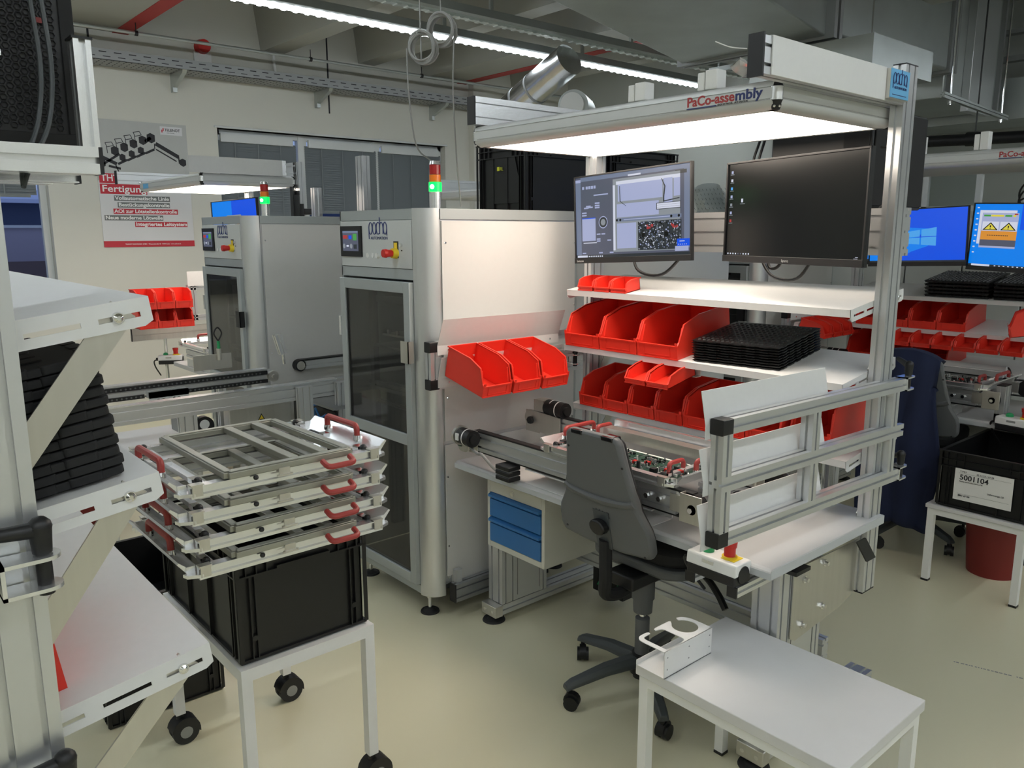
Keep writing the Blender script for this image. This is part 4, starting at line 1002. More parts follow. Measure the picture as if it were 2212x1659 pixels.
def boards(M, n, label, group, seed=5):
    rnd=random.Random(seed)
    for k in range(n):
        m=MB(); w,d=.125,.2; m.mat('pcb').box(-w/2,-d/2,0,w/2,d/2,.0016).mat('pcb_white').box(-w/2,-d/2-.01,0,w/2,-d/2,.002).box(-w/2,d/2,0,w/2,d/2+.01,.002)
        for q in range(95):
            x=rnd.uniform(-w/2+.01,w/2-.015); y=rnd.uniform(-d/2+.01,d/2-.015); c=rnd.choice(('black','black','pcb_white','alu_bright','alu_dark','black','chrome','alu_dark','black'))
            if rnd.random()<.4: m.mat(c).cyl((x,y,.001),(x,y,.004+rnd.random()*.014),.002+rnd.random()*.0025,n=8)
            else: m.mat(c).box(x,y,.0016,x+rnd.uniform(.003,.012),y+rnd.uniform(.003,.010),.003+rnd.random()*.008)
        m.mat('red'); 
        for q in range(2): x=-.03+q*.035; m.box(x,-.02+q*.02,.0016,x+.018,-.006+q*.02,.012)
        m.mat('black').cyl((.03,-.06,0),(.03,-.06,.03),.006,n=12).box(-.05,-.07,.0016,-.03,-.05,.02)
        o=m.build('circuit_board',None,ctx=False); o.matrix_world=Matrix.Translation(CTX.off)@M@Matrix.Translation(((k-(n-1)/2)*.135,0,0))
        tag(o,label(k),'circuit board',group)
def estop_box(label, at, rz=0):
    r=thing('emergency_stop_box',label,'emergency stop box',at); M=Matrix.Translation(at)@Matrix.Rotation(rz,4,'Z')
    def mb(): b=MB(); b.M=M; return b
    mb().box(-.082,-.04,0,.082,.04,.03).build('base','black',r,bevel=.004)
    b=mb(); b.ext([(-.042,.03),(.042,.03),(.038,.062),(.034,.066),(-.034,.066),(-.038,.062)],'x',-.084,.084); b.build('cover','plastic_white',r,bevel=.003)
    b=mb(); b.cyl((.0835,0,.03),(.086,0,.03),.026,n=20).cyl((-.084,-.0,.036),(-.105,-.0,.036),.012,n=14); b.build('cable_gland','black',r)
    b=mb(); b.box(-.03,-.0405,.045,.01,-.0395,.055); b.build('name_plate','alu_bright',r)
    b=mb(); b.mat('yellow').box(.02,-.02,.066,.064,.026,.068).cyl((.036,0,.066),(.036,0,.074),.022,n=24).mat('red').cyl((.036,0,.074),(.036,0,.10),.0165,.0165,n=24).cyl((.036,0,.10),(.036,0,.118),.019,.021,n=24)
    b.build('stop_button',None,r)
    b=mb(); b.cyl((-.036,0,.066),(-.036,0,.078),.017,n=20).sphere((-.036,0,.078),.014,12,sz=.5); b.build('start_button','green',r)
    b=mb(); b.tube(smooth([(-.09,0,.036),(-.12,.0,.02),(-.12,.03,-.03),(-.1,.08,-.1)]),.005,8); b.build('cable','black',r)
    return r
def legs_table(name,label,x0,y0,x1,y1,h,cat='table',top=True,t=.03,leg=.03,under=.03,mt='white_paint',casters=None,topmt='table_top'):
    r=thing(name,label,cat,((x0+x1)/2,(y0+y1)/2,0)); zt=h-(t if top else 0); zb=.0
    if casters: zb=casters
    if top: MB().box(x0-.008,y0-.008,zt,x1+.008,y1+.008,h).build('tabletop',topmt,r,bevel=.002)
    b=MB(); b.box(x0,y0,zt-under,x1,y0+leg,zt); b.box(x0,y1-leg,zt-under,x1,y1,zt); b.box(x0,y0+leg,zt-under,x0+leg,y1-leg,zt); b.box(x1-leg,y0+leg,zt-under,x1,y1-leg,zt)
    if not top: b.box(x0+leg,y0+leg,zt-.012,x1-leg,y1-leg,zt-.008)
    b.build('frame',mt,r)
    for x in (x0,x1-leg):
        for y in (y0,y1-leg):
            l=MB().box(x,y,zb+.004,x+leg,y+leg,zt-under).build('leg',mt,r)
            if casters:
                cx,cy=x+leg/2,y+leg/2; c=MB(); R0=.042
                c.mat('rubber')
                for s in (-1,1): c.cyl((cx+s*.024,cy+.01,R0),(cx+s*.008,cy+.01,R0),R0,n=24)
                c.mat('black').ext([(cy-.03,R0+.01)]+arc(cy+.01,R0+.003,.046,pi*.95,.05,10)+[(cy+.056,R0-.012),(cy+.03,R0+.01)],'x',cx-.026,cx+.026).cyl((cx,cy,.08),(cx,cy,zb+.004),.012,n=12)
                c.mat('alu_dark').cyl((cx-.0265,cy+.01,R0),(cx+.0265,cy+.01,R0),.02,n=16)
                c.build('caster',None,l)
            else: MB().box(x-.001,y-.001,0,x+leg+.001,y+leg+.001,.01).build('foot_cap','black',l)
    return r
# ================================================================ MAIN STATION
setctx()
machine('large grey machine cabinet with tinted glass door in front of the main bench','x')
stack_light(-2.755,1.965,'red, amber and lit green signal tower on the near machine cabinet')
desk('light grey assembly bench under the big lit canopy')
drawer_unit('beige drawer unit with two blue drawers hanging under the main bench')
conveyor('belt conveyor along the front of the main bench with a motor at its left end','belt conveyor at the back of the main bench with black motor and steel side cheek')
rack('aluminium rack with three white shelves above the main bench')
c=canopy('large lit canopy work light over the main bench'); canopy_brand(c)
# blue company plate on the canopy beam
b=MB(); b.mat('steel').box(-1.137,2.406,2.03,-1.122,2.526,2.112).mat('label_blue').box(-1.122,2.406,2.033,-1.1205,2.526,2.112)
b.build('name_plate',None,c); pacha((-1.1202,2.419,2.068),(0,1,0),(0,0,1),.092,'ink_blue',c); MB().box(-1.1204,2.42,2.0405,-1.12,2.51,2.0425).build('plate_line','ink_blue',c)
# protective film left on the canopy corner, cable tie
m=MB(); rnd=random.Random(1); V=[];F=[]
for i in range(7):
    for j in range(7):
        V.append((-1.285+i*.022+rnd.uniform(-.008,.008),1.885+.03*math.sin(j*.9)+rnd.uniform(-.012,.012),2.041+j*.0035*(1.2+math.sin(i*1.3))+rnd.uniform(0,.008)))
for i in range(6):
    for j in range(6): F.append((i*7+j,i*7+j+1,(i+1)*7+j+1,(i+1)*7+j))
m.add(V,F); m.build('protective_film','clear_film',c)
MB().tube(smooth([(-1.22,1.83,2.10),(-1.25,1.80,2.105),(-1.28,1.78,2.12)]),.0015,6).build('cable_tie','plastic_white',c)
# white tube offcuts standing on the canopy
for k,(x,l) in enumerate(((-1.66,'white square tube pieces standing on the main canopy, farther from its brand corner'),(-1.405,'white square tube pieces standing on the main canopy, nearer its brand corner'))):
    r=thing('tube_holder',l,'bracket',(x,1.965,2.039))
    MB().box(x-.045,1.94,2.0395,x-.022,1.985,2.088).build('tube_piece','plastic_white',r,bevel=.003)
    MB().box(x-.019,1.94,2.0395,x+.02,1.985,2.092).build('tube_piece','plastic_white',r,bevel=.003)
# bins of the main station
G='red storage bins on the top shelf of the main rack'
for k,x in enumerate((-2.305,-2.215,-2.125)): put_bin((.087,.085,.048),on_shelf(0,x,.004),'small red bin on the top main shelf, %s of three'%ORD[k],G)
G='large red storage bins on the middle shelf of the main rack'
for k,x in enumerate((-2.30,-2.103,-1.906)): put_bin((.195,.335,.145),on_shelf(1,x,.0),'large red bin on the middle main shelf, %s of three'%ORD[k],G)
G='low red bins hanging below the middle shelf'
for k,x in enumerate((-1.935,-1.83)): put_bin((.104,.165,.052),Matrix.Translation((x,2.28,1.092))@Matrix.Rotation(R(12),4,'X'),'low red bin hanging below the large bins of the main rack, %s one'%('left','right')[k],G)
r=thing('bin_rail','slim steel rail under the middle shelf carrying two low red bins','rail',(-1.88,2.46,1.13))
MB().box(-1.99,2.455,1.12,-1.77,2.459,1.183).box(-1.99,2.43,1.12,-1.77,2.455,1.123).build('rail','white_metal',r)
G='red storage bins on the lower shelf of the main rack'
for k in range(8): put_bin((.134,.235,.125) if k<7 else (.15,.25,.165),on_shelf(2,-2.30+k*.1365+(.025 if k==7 else 0),.03 if k==7 else .0),'red bin on the lower shelf of the main rack, %s of eight'%ORD[k],G)
put_bin((.15,.25,.17),on_shelf(2,-1.30+.03,.06)@Matrix.Rotation(R(0),4,'Z'),'tall red bin at the right end of the lower shelf, behind the swing frame','red storage bins on the lower shelf of the main rack') if 0 else None
G='black trays stacked on the middle shelf of the main rack'
tray_stack(on_shelf(1,-1.60,.185)@Matrix.Rotation(R(4),4,'Z'),9,.34,.31,.0092,lambda q,n:'black component tray on the main rack, '+('lowest of its stack' if q==0 else 'topmost of its stack' if q==n-1 else '%s from the bottom of its stack'%('second','third','fourth','fifth','sixth','seventh','eighth')[q-1]),G)
# monitors
monitor('monitor showing a camera view of circuit boards above the main bench',.60,.352,(-2.105,2.42,1.712),R(-1),R(-2.6),paint_inspection,('Lenovo',-.285))
monitor('dark screened monitor with desktop icons above the main bench',.625,.338,(-1.395,2.37,1.718),R(-17),0,paint_black,('iiyama',-.015))
b=MB(); b.tube(smooth([(-2.2,2.55,1.58),(-2.12,2.5,1.5),(-2.0,2.5,1.49),(-1.92,2.53,1.57)]),.006,8)
tag(b.build('monitor_cable','black'),'black cable looping below the camera view monitor','cable')
tag(MB().tube(smooth([(-1.58,2.5,1.58),(-1.5,2.46,1.505),(-1.4,2.45,1.5),(-1.33,2.43,1.58)]),.0055,8).build('monitor_cable','black'),'wider black cable loop below the dark screened monitor','cable')
tag(MB().tube(smooth([(-1.55,2.5,1.58),(-1.52,2.48,1.53),(-1.48,2.47,1.54),(-1.46,2.47,1.6)]),.0055,8).build('monitor_cable','black'),'smaller black cable loop below the dark screened monitor','cable')
r=thing('computer_tower','black computer tower on the rail behind the dark monitor','computer',(-1.5,2.9,1.73))
MB().box(-1.70,2.74,1.728,-1.32,3.15,2.06).build('case','black',r,bevel=.006)
MB().box(-1.318,2.75,1.74,-1.314,3.14,2.05).box(-1.42,2.736,1.74,-1.33,2.739,2.05).build('mesh_panel','black_soft',r)
for x in (-1.4,-1.6): MB().cyl((x,2.8,1.725),(x,2.8,1.729),.015,n=12).build('foot','black',r)
for k in range(2): tag(MB().tube(smooth([(-1.30,2.76,1.93),(-1.24-.01*k,2.76,1.92),(-1.22-.012*k,2.77,1.84),(-1.25-.012*k,2.76,1.76),(-1.29-.01*k,2.72,1.70)]),.004,8).build('computer_cable','black'),'black cable hanging right of the main computer tower, %s one'%('outer','inner')[k],'cable')
for k in range(2): tag(MB().tube(smooth([(-1.74-.02*k,2.76,2.0),(-1.76-.02*k,2.75,1.9),(-1.73+.02*k,2.74,1.84),(-1.70,2.73,1.81)]),.005,8).build('computer_cable','black'),'black cable hanging left of the main computer tower, %s one'%('right','left')[k],'cable')
# carriers in the stack + conveyor carrier
for k in range(4):
    names=('lowest','second from below','third from below','topmost')
    carrier('carrier frame with red handles stacked on the black crate, %s'%names[k], Matrix.Translation((-2.05+.004*k,.85-.004*k,.846+k*.068))@Matrix.Rotation(R((0,.8,-.5,.6)[k]),4,'Z'), group='carrier frames stacked on the crate')
M=Matrix.Translation((-1.765,2.115,.872))@Matrix.Rotation(R(-90),4,'Z')
cr=carrier('carrier frame with red handles holding circuit boards on the main conveyor', M@Matrix.Diagonal((.9,1.1,1,1)), cover=False)
m=MB(); m.box(-2.03,2.24,.895,-1.5,2.265,.915).box(-2.03,2.275,.90,-1.5,2.295,.94).box(-2.03,2.225,.895,-1.5,2.235,.90); m.build('clamp_bar','alu_bright',cr)
m=MB(); m.box(-2.0,2.18,.895,-1.52,2.225,.93); m.build('clamp_bar','steel',cr)
boards(Matrix.Translation((-1.68,2.03,.884)),3,lambda k:'circuit board in the carrier on the main bench, %s of three'%ORD[k],'circuit boards in the main carrier')
boards(Matrix.Translation((-1.99,2.06,.884)),1,lambda k:'populated circuit board at the left end of the carrier behind the chair','circuit boards in the main carrier',9)
# swing frames
r,A,B,d,n,L=swing_frame('aluminium swing frame with white sheet holders in front of the main bench',(-1.165,1.70),(-1.125,2.665),.835,1.18,1)
for z in (1.162,1.01,.858): paper_plate(r,A+n*.022,d,n,-.02,.56,z,.088 if z>1.1 else .085,.018,0)
clamp(r,(-1.12,2.70,1.16),(0,1,0),(-.055,.045,.012)); clamp(r,(-1.12,2.70,.855),(0,1,0),(-.05,.045,-.02))
r,A,B,d,n,L=swing_frame('aluminium swing frame with a white sheet holder on the machine cabinet side',(-2.60,1.803),(-2.565,2.635),1.033,1.224,-1,third=False)
paper_plate(r,A+n*.022,d,n,.03,.67,1.21,.108,.044,0); paper_plate(r,A+n*.022,d,n,.03,.67,1.078,.088,.03,0)
MB().prof((-2.545,2.3,1.13),(-2.45,2.6,1.13),.03,.03).build('link_rail','alu',r)
clamp(r,(-2.47,2.5,1.10),(1,0,0),(-.05,-.02,-.03))
G='red storage bins hanging on the left swing frame'
for k in range(3): put_bin((.149,.235,.125),Matrix.Translation((-2.33+.004*k,1.93+k*.151,1.034))@Matrix.Rotation(R(92),4,'Z')@Matrix.Rotation(R(14),4,'X'),'red bin hanging on the swing frame at the cabinet, %s of three'%ORD[k],G)
# emergency stop on a profile at the bench end
estop_box('white control box with red mushroom button at the front of the main bench',(-1.27,1.888,.665),R(0))
r=thing('aluminium_profile','short aluminium profile with black caps under the control box','profile',(-1.27,1.96,.64))
MB().prof((-1.345,1.86,.648),(-1.345,2.2,.648),.03,.03).prof((-1.2,1.86,.648),(-1.2,2.2,.648),.03,.03).build('profile','alu_bright',r)
MB().box(-1.361,1.854,.632,-1.329,1.86,.664).box(-1.216,1.854,.632,-1.184,1.86,.664).build('end_cap','black',r)
# small stop clamp and blue sensor on the bench behind the frame
r=thing('roller_unit','steel deflection roller with dark blue motor on the bench behind the swing frame','roller',(-1.5,2.57,.72))
MB().box(-1.58,2.54,.7205,-1.49,2.605,.735).cyl((-1.545,2.53,.755),(-1.545,2.545,.755),.024,n=20).build('roller_base','steel',r)
MB().cyl((-1.545,2.52,.755),(-1.545,2.53,.755),.013,n=12).build('bearing','black',r)
MB().cyl((-1.515,2.58,.762),(-1.47,2.58,.762),.026,n=20).build('motor','motor_blue',r)
r=thing('rail_stub','short aluminium rail with black cap lying on the main bench behind the swing frame','rail',(-1.5,2.36,.72))
MB().prof((-1.68,2.36,.738),(-1.53,2.36,.738),.03,.034).build('rail','alu_bright',r); MB().box(-1.53,2.344,.721,-1.515,2.376,.755).build('end_cap','black',r)
b=MB().mat('clear_plastic').cyl((-1.24,2.56,.7205),(-1.24,2.56,.86),.035,n=20).mat('black').cyl((-1.17,2.545,.7205),(-1.17,2.545,.86),.0,n=3) if 0 else MB().mat('clear_plastic').cyl((-1.30,2.575,.7205),(-1.30,2.575,.87),.028,n=20)
tag(b.build('bottle',None),'clear plastic bottle on the main bench near the right post','bottle')
r=thing('suction_cup_stand','small steel suction cup stand at the back of the main bench','tool',(-1.42,2.3,.72))
MB().box(-1.46,2.27,.7205,-1.38,2.33,.727).cyl((-1.42,2.3,.727),(-1.42,2.3,.95),.006,n=10).build('stand','steel',r); MB().cyl((-1.42,2.3,.93),(-1.42,2.3,.97),.016,n=16).cyl((-1.42,2.3,.97),(-1.42,2.3,.985),.011,n=16).build('suction_head','chrome',r)
r=thing('socket_block','stack of black plastic blocks on the bench below the belt motor','block',(-2.25,1.92,.72))
for k in range(3): MB().box(-2.285,1.885,.721+k*.021,-2.205,1.945,.738+k*.021).build('block','black',r,bevel=.003)
MB().box(-2.28,1.89,.737,-2.21,1.94,.765).build('spacer','alu_dark',r)
chair('grey swivel chair with plastic backrest in front of the main bench',Matrix.Translation((-1.727,2.11,0)))
o=[x for x in bpy.data.objects if x.name.startswith('swivel_chair')][0]
text('LH-R',.03,(-1.712,1.8345,.75),(1,0,-.05),(0,-.21,1),'ink',o,name='lettering',shear=.2)
# base rail and pneumatic parts below the cabinet
r=thing('base_rail','thick aluminium base rail with black end cap at the foot of the machine cabinet','rail',(-2.635,2.3,.07))
MB().prof((-2.635,1.935,.112),(-2.635,2.62,.112),.04,.08).build('rail','alu_dark',r); MB().box(-2.656,1.929,.071,-2.614,1.935,.153).build('end_cap','black',r)
MB().box(-2.656,1.95,.153,-2.63,1.98,.21).box(-2.60,2.24,.075,-2.59,2.30,.145).build('angle_bracket','alu',r)
r=thing('cable_box','black box with cables behind the left bench leg','box',(-2.45,2.6,.03))
MB().box(-2.66,2.42,.04,-2.63,2.5,.2).box(-2.34,2.5,.06,-2.16,2.62,.2).build('box','black',r,bevel=.004)
MB().tube(smooth([(-2.3,2.49,.1),(-2.25,2.48,.16),(-2.2,2.48,.1),(-2.17,2.49,.15)]),.004,6).build('cable','green',r)
# cables hanging from the ceiling with two coils
def coil(c,r0,n,tilt,seed):
    rn=random.Random(seed); P=[]
    for k in range(n*20):
        a=2*pi*k/20; rr=r0*(1+rn.uniform(-.008,.008)+.13*math.sin(k*.09)); P.append((c[0]+rr*cos(a)*cos(tilt),c[1]+rr*cos(a)*sin(tilt)+.012*math.sin(k*.21),c[2]+rr*1.1*sin(a)))
    return P
b=MB(); b.tube(coil((-2.73,1.9,2.36),.050,8,.7,1),.0036,6); b.tube(smooth([(-2.78,1.86,2.36),(-2.775,1.86,2.2),(-2.79,1.9,2.0),(-2.82,2.0,1.94)]),.003,6).tube(smooth([(-2.74,1.9,2.3),(-2.745,1.9,2.7),(-2.75,1.9,4.04)]),.003,6)
tag(b.build('cable_coil','cable_grey'),'lower grey cable coil hanging above the signal tower, nearer one','cable')
b=MB(); b.tube(coil((-2.70,1.97,2.43),.052,8,.6,2),.0036,6); b.tube(smooth([(-2.66,2.0,2.4),(-2.67,2.0,2.2),(-2.72,2.05,1.95),(-2.76,2.1,1.76)]),.003,6).tube(smooth([(-2.70,1.97,2.48),(-2.72,1.96,3),(-2.72,1.96,4.04)]),.003,6)
tag(b.build('cable_coil','cable_grey'),'upper grey cable coil hanging behind the other coil over the cabinet','cable')
# ================================================================ WHITE TABLE WITH CUP HOLDER
t=legs_table('side_table','small white table with worn top in the right foreground',-1.335,1.625,-.74,2.04,.455)
r=thing('cup_holder','white sheet metal cup holder standing on the corner of the small white table','holder',(-1.25,1.7,.456))
y0,y1=1.612,1.826; X0,X1=-1.338,-1.239; zt=.535
HOLDER=[(-1.238,1.826),(-1.238,1.612),(-1.312,1.612)]+arc(-1.318,1.638,.026,-pi*.5,-pi,6)+[(-1.344,1.66),(-1.34,1.667),(-1.333,1.664),(-1.332,1.644)]+arc(-1.318,1.642,.014,pi,pi*1.5,4)+[(-1.255,1.628)]+arc(-1.252,1.64,.012,-pi/2,0,3)+[(-1.240,1.67),(-1.246,1.70)]+arc(-1.258,1.702,.011,0,pi/2,3)+[(-1.30,1.714)]+arc(-1.318,1.70,.014,pi/2,pi,4)+[(-1.335,1.69),(-1.342,1.692),(-1.345,1.70),(-1.345,1.762),(-1.339,1.766),(-1.333,1.759)]+arc(-1.296,1.774,.038,R(205),R(515),24)+[(-1.338,1.791),(-1.344,1.797),(-1.338,1.810),(-1.324,1.822),(-1.31,1.826)]
m=MB(); m.box(X0,y0-.0,.456,X1,y1,.458); m.box(X1-.002,y0,.456,X1,y1,zt); m.box(X0,y0,.456,X0+.002,y1,.472)
o=m.build('tray','white_metal',r)
m=MB(); m.ext(HOLDER,'z',zt-.002,zt); m.build('holder_plate','white_metal',r)
m=MB()
for y in (1.625,1.72,1.815):
    for z in (.48,.515): m.cyl((X1-.001,y,z),(X1+.0005,y,z),.0025,n=8)
m.build('rivet','alu_dark',r)
# ================================================================ CART WITH CRATE
t=legs_table('roll_cart','low white frame cart on four black casters in the left foreground',-2.535,.715,-1.915,1.115,.524,cat='cart',top=False,leg=.03,under=.035,casters=.1,mt='white_metal')
crate('black crate standing on the white cart under the stacked carrier frames',-2.53,.72,.5245,.6,.39,.318)
crate('black crate standing on the floor behind the cart, lower of two',-3.33,.56,0,.6,.40,.22,'black crates on the floor by the cart')
crate('black crate stacked on the floor crate behind the cart, upper of two',-3.33,.56,.222,.6,.40,.22,'black crates on the floor by the cart')
# crates on top of the cabinet row behind
o=crate('black crate with yellow letters on top of the near machine cabinet',-3.48,2.75,1.749,.4,.6,.355,'black crates on the machine cabinet')
MB().box(-3.300,2.748,1.965,-3.281,2.7495,1.985).build('mark','ink_yellow',o)
text('RL',.024,(-3.276,2.7475,1.966),(1,0,0),(0,0,1),'ink_yellow',o)
MB().ext([(-3.36,1.80),(-3.14,1.80),(-3.14,1.93),(-3.17,2.03),(-3.33,2.03),(-3.36,1.93)],'y',2.756,2.764).build('label_field','esd_black',o)
crate('plain black crate on top of the near machine cabinet, behind the lettered one',-3.48,3.37,1.749,.4,.6,.355,'black crates on the machine cabinet')
# ================================================================ STATION BEHIND (right background)
setctx(0,2.41,0)
SHELF=((1.285,2.385),(1.10,2.37),(.87,2.43))
machine('grey machine cabinet behind the shelves of the main rack','x',full=False)
desk('grey assembly bench in the right background behind the navy jacket')
conveyor('belt conveyor along the front edge of the background bench','belt conveyor at the back of the background bench')
rack('aluminium rack with three shelves at the background bench on the right',zs=SHELF)
c=canopy('unlit looking canopy light with two tube holders at the right edge of the picture',sign=False); canopy_brand(c)
for o_ in c.children:
    if o_.name.startswith('diffuser'): o_.data.materials[0]=MATS['grey_panel']
for k,x in enumerate((-1.86,-1.56)):
    r=thing('tube_holder','white square tube pieces standing on the background canopy, %s pair'%('left','right')[k],'bracket',(x,1.965,2.039))
    MB().box(x-.035,1.94,2.0395,x-.012,1.985,2.115).build('tube_piece','plastic_white',r,bevel=.003)
    MB().box(x-.009,1.94,2.0395,x+.03,1.985,2.125).build('tube_piece','plastic_white',r,bevel=.003)
monitor('monitor with a plain blue desktop and glowing window logo in the right background',.49,.30,(-1.85,2.0,1.622),R(3),R(-2),paint_windows)
monitor('monitor showing two yellow warning triangles at the right edge of the picture',.56,.33,(-1.325,1.97,1.618),R(-12),R(2),paint_warning)
monitor('monitor with a light blue desktop half hidden behind the right post',.4,.3,(-2.22,2.1,1.62),R(8),0,paint_sky)
G='large red bins on the middle shelf of the background rack'
for k in range(4): put_bin((.155,.30,.12),on_shelf(1,-2.25+k*.157,.01),'large red bin on the background rack, %s of four'%ORD[k],G)
G='low red bins hanging below the middle shelf of the background rack'
for k in range(6): put_bin((.112,.165,.06),Matrix.Translation((-2.0+k*.115,2.25,1.012))@Matrix.Rotation(R(10),4,'X'),'low red bin hanging in the background row, %s of six'%ORD[k],G)
r=thing('bin_rail','slim steel rail carrying a row of six low red bins at the background bench','rail',(-1.7,2.42,1.03))
MB().box(-2.1,2.418,1.035,-1.3,2.422,1.10).box(-2.1,2.40,1.035,-1.3,2.418,1.038).build('rail','white_metal',r)
G='red bins on the lower shelf of the background rack'
for k in range(3): put_bin((.195,.3,.145),on_shelf(2,-2.30+k*.2,.0),'red bin on the lower shelf of the background rack, %s of three'%ORD[k],G)
G='black tray stacks on the top shelf of the background rack'
for s_,x in enumerate((-1.78,-1.42)):
    tray_stack(on_shelf(0,x,.17),5,.34,.31,.02,lambda q,n:'black component tray on the background rack, %s stack, layer %s'%(('left','right')[s_],('lowest','second from below','middle','second from above','topmost')[q]),G)
cr=carrier('carrier frame with dark red handles on the background bench', Matrix.Translation((-1.72,2.12,.872))@Matrix.Rotation(R(-90),4,'Z')@Matrix.Diagonal((1,1.15,1,1)), cover=False)
boards(Matrix.Translation((-1.70,2.08,.884)),3,lambda k:'populated circuit board in the carrier on the background bench, %s of three'%ORD[k],'circuit boards in the background carrier',11)
m=MB(); m.box(-2.0,2.24,.895,-1.45,2.265,.925).box(-2.0,2.275,.90,-1.45,2.30,.95); m.build('clamp_bar','alu',cr)
r,A,B,d,n,L=swing_frame('swing frame with a sheet holder at the background machine cabinet',(-2.55,1.94),(-2.515,2.79),.99,1.185,-1,third=False)
paper_plate(r,A+n*.022,d,n,.03,.68,1.17,.11,.045,0); paper_plate(r,A+n*.022,d,n,.03,.68,1.035,.09,.03,0)
G='red bins on the background swing frame'
for k in range(4): put_bin((.11,.165,.075),Matrix.Translation((-2.34,2.07+k*.115,1.035))@Matrix.Rotation(R(92),4,'Z')@Matrix.Rotation(R(14),4,'X'),'low red bin on the background swing frame, %s of four'%ORD[k],G)
for k in range(2): 
    r=thing('aluminium_profile','upright aluminium profile beside the background conveyor end, %s one'%('left','right')[k],'profile',(-1.36+k*.12,1.99+k*.22,.72))
    MB().prof((-1.36+k*.12,1.99+k*.22,.74),(-1.36+k*.12,1.99+k*.22,.90),.04,.08,up=(0,1,0)).build('profile','alu',r); MB().box(-1.38+k*.12,1.95+k*.22,.90,-1.34+k*.12,2.03+k*.22,.905).box(-1.38+k*.12,1.95+k*.22,.72,-1.34+k*.12,2.03+k*.22,.76).build('end_cap','black',r)
estop_box('white control box with green and red buttons at the background bench end',(-1.26,1.90,.70),R(-8))
r=thing('suction_cup_stand','steel suction cup stand on the background bench','tool',(-1.62,2.46,.72))
MB().box(-1.70,2.42,.7205,-1.55,2.5,.727).cyl((-1.62,2.46,.727),(-1.62,2.46,.86),.008,n=10).box(-1.66,2.44,.86,-1.54,2.47,.875).build('stand','alu_dark',r); MB().cyl((-1.60,2.455,.875),(-1.60,2.455,.91),.016,n=16).build('suction_head','chrome',r)
MB().tube(smooth([(-1.56,2.46,.88),(-1.50,2.46,.92),(-1.48,2.46,.86),(-1.52,2.46,.74)]),.005,8).build('hose','black',r)
r=thing('computer_tower','black computer tower behind the warning monitor at the right edge','computer',(-1.25,2.4,1.73))
MB().box(-1.52,2.70,1.728,-1.16,3.1,2.0).build('case','black',r,bevel=.006)
for k in range(3): tag(MB().tube(smooth([(-1.5,2.69,1.93-.04*k),(-1.56-.015*k,2.66,1.92-.05*k),(-1.6,2.66,1.86-.05*k),(-1.58,2.66,1.76)]),.005,8).build('computer_cable','black'),'black cable left of the background computer tower, %s of three'%('uppermost','middle','lowest')[k],'cable')
chair('swivel chair wearing a navy jacket at the background bench',Matrix.Translation((-1.75,1.98,0))@Matrix.Rotation(R(10),4,'Z'),jacket=True)
put_bin((.145,.235,.125),Matrix.Translation((-1.32,1.86,1.16))@Matrix.Rotation(R(-70),4,'Z')@Matrix.Rotation(R(10),4,'X'),'red bin hanging at the right edge of the picture, top one','red bins at the right edge')
put_bin((.11,.165,.075),Matrix.Translation((-1.20,1.95,1.03))@Matrix.Rotation(R(-60),4,'Z'),'small red bin at the right edge of the picture, middle one','red bins at the right edge')
put_bin((.11,.165,.075),Matrix.Translation((-1.16,1.95,.87))@Matrix.Rotation(R(-60),4,'Z'),'small red bin at the right edge of the picture, lowest one','red bins at the right edge')
r=thing('bin_post','slim aluminium post with arms holding three red bins at the right edge','post',(-1.12,2.03,.72))
MB().prof((-1.12,2.05,.72),(-1.12,2.05,1.3),.03,.03,up=(0,1,0)).box(-1.3,2.04,1.14,-1.13,2.05,1.17).build('post','alu',r)
r=thing('plastic_bag','grey patterned plastic bag on the rail in the background between the two main monitors','bag',(-3.55,2.62,1.73))
m=MB(); V=[];F=[]; rnd=random.Random(4)
for i in range(15):
    for j in range(9):
        u=i/14; v=j/8; V.append((-3.75+u*.4+.01*math.sin(v*7),2.6+.05*math.sin(u*9+v*4)+.03*rnd.random(),1.755+v*(.20+.05*math.sin(u*5))))
for i in range(14):
    for j in range(8): F.append((i*9+j,(i+1)*9+j,(i+1)*9+j+1,i*9+j+1))
m.add(V,F); bg=m.build('bag','bag',r)
m=MB()
for i in range(12):
    for j in range(6): x=-3.73+i*.032+(j%2)*.014; z=1.78+j*.033; m.add([(x,2.54,z+.014),(x+.003,2.54,z+.014),(x+.012,2.54,z),(x+.009,2.54,z)],[(0,3,2,1)])
m.build('print','ink',r)
# low table, labelled crate and red bucket
setctx(); SHELF=SH0
legs_table('side_table','small white table carrying the labelled black crate on the right',-1.46,3.865,-1.05,4.48,.385,t=.018,under=.03)
o=crate('black crate with white number label on the small table on the right',-1.435,3.87,.386,.41,.6,.268)
M0=(-1.352,3.8715,.436)
MB().box(-1.356,3.8665,.435,-1.115,3.8695,.583).build('label_card','plastic_white',o)
y=3.8655
text('71783',.011,(-1.335,y,.567),(1,0,0),(0,0,1),'ink',o); text('05.12.23 / 07:29',.011,(-1.265,y,.565),(1,0,0),(0,0,1),'ink',o)
text('5001104',.034,(-1.335,y,.533),(1,0,0),(0,0,1),'ink',o,bold=.0006,width=.12); text('Platine comfortline 2016 a.TM',.008,(-1.335,y,.522),(1,0,0),(0,0,1),'ink',o)
text('Liefermenge: 20',.0105,(-1.215,y,.487),(1,0,0),(0,0,1),'ink',o); text('4001 67146',.0105,(-1.335,y,.454),(1,0,0),(0,0,1),'ink',o,bold=.0003)
MB().box(-1.34,y-.0003,.4655,-1.125,y,.466).box(-1.34,y-.0003,.5625,-1.125,y,.563).build('rule','ink',o)
r=thing('waste_bin','round dark red waste bin on the floor under the table on the right','bin',(-1.27,4.22,0))
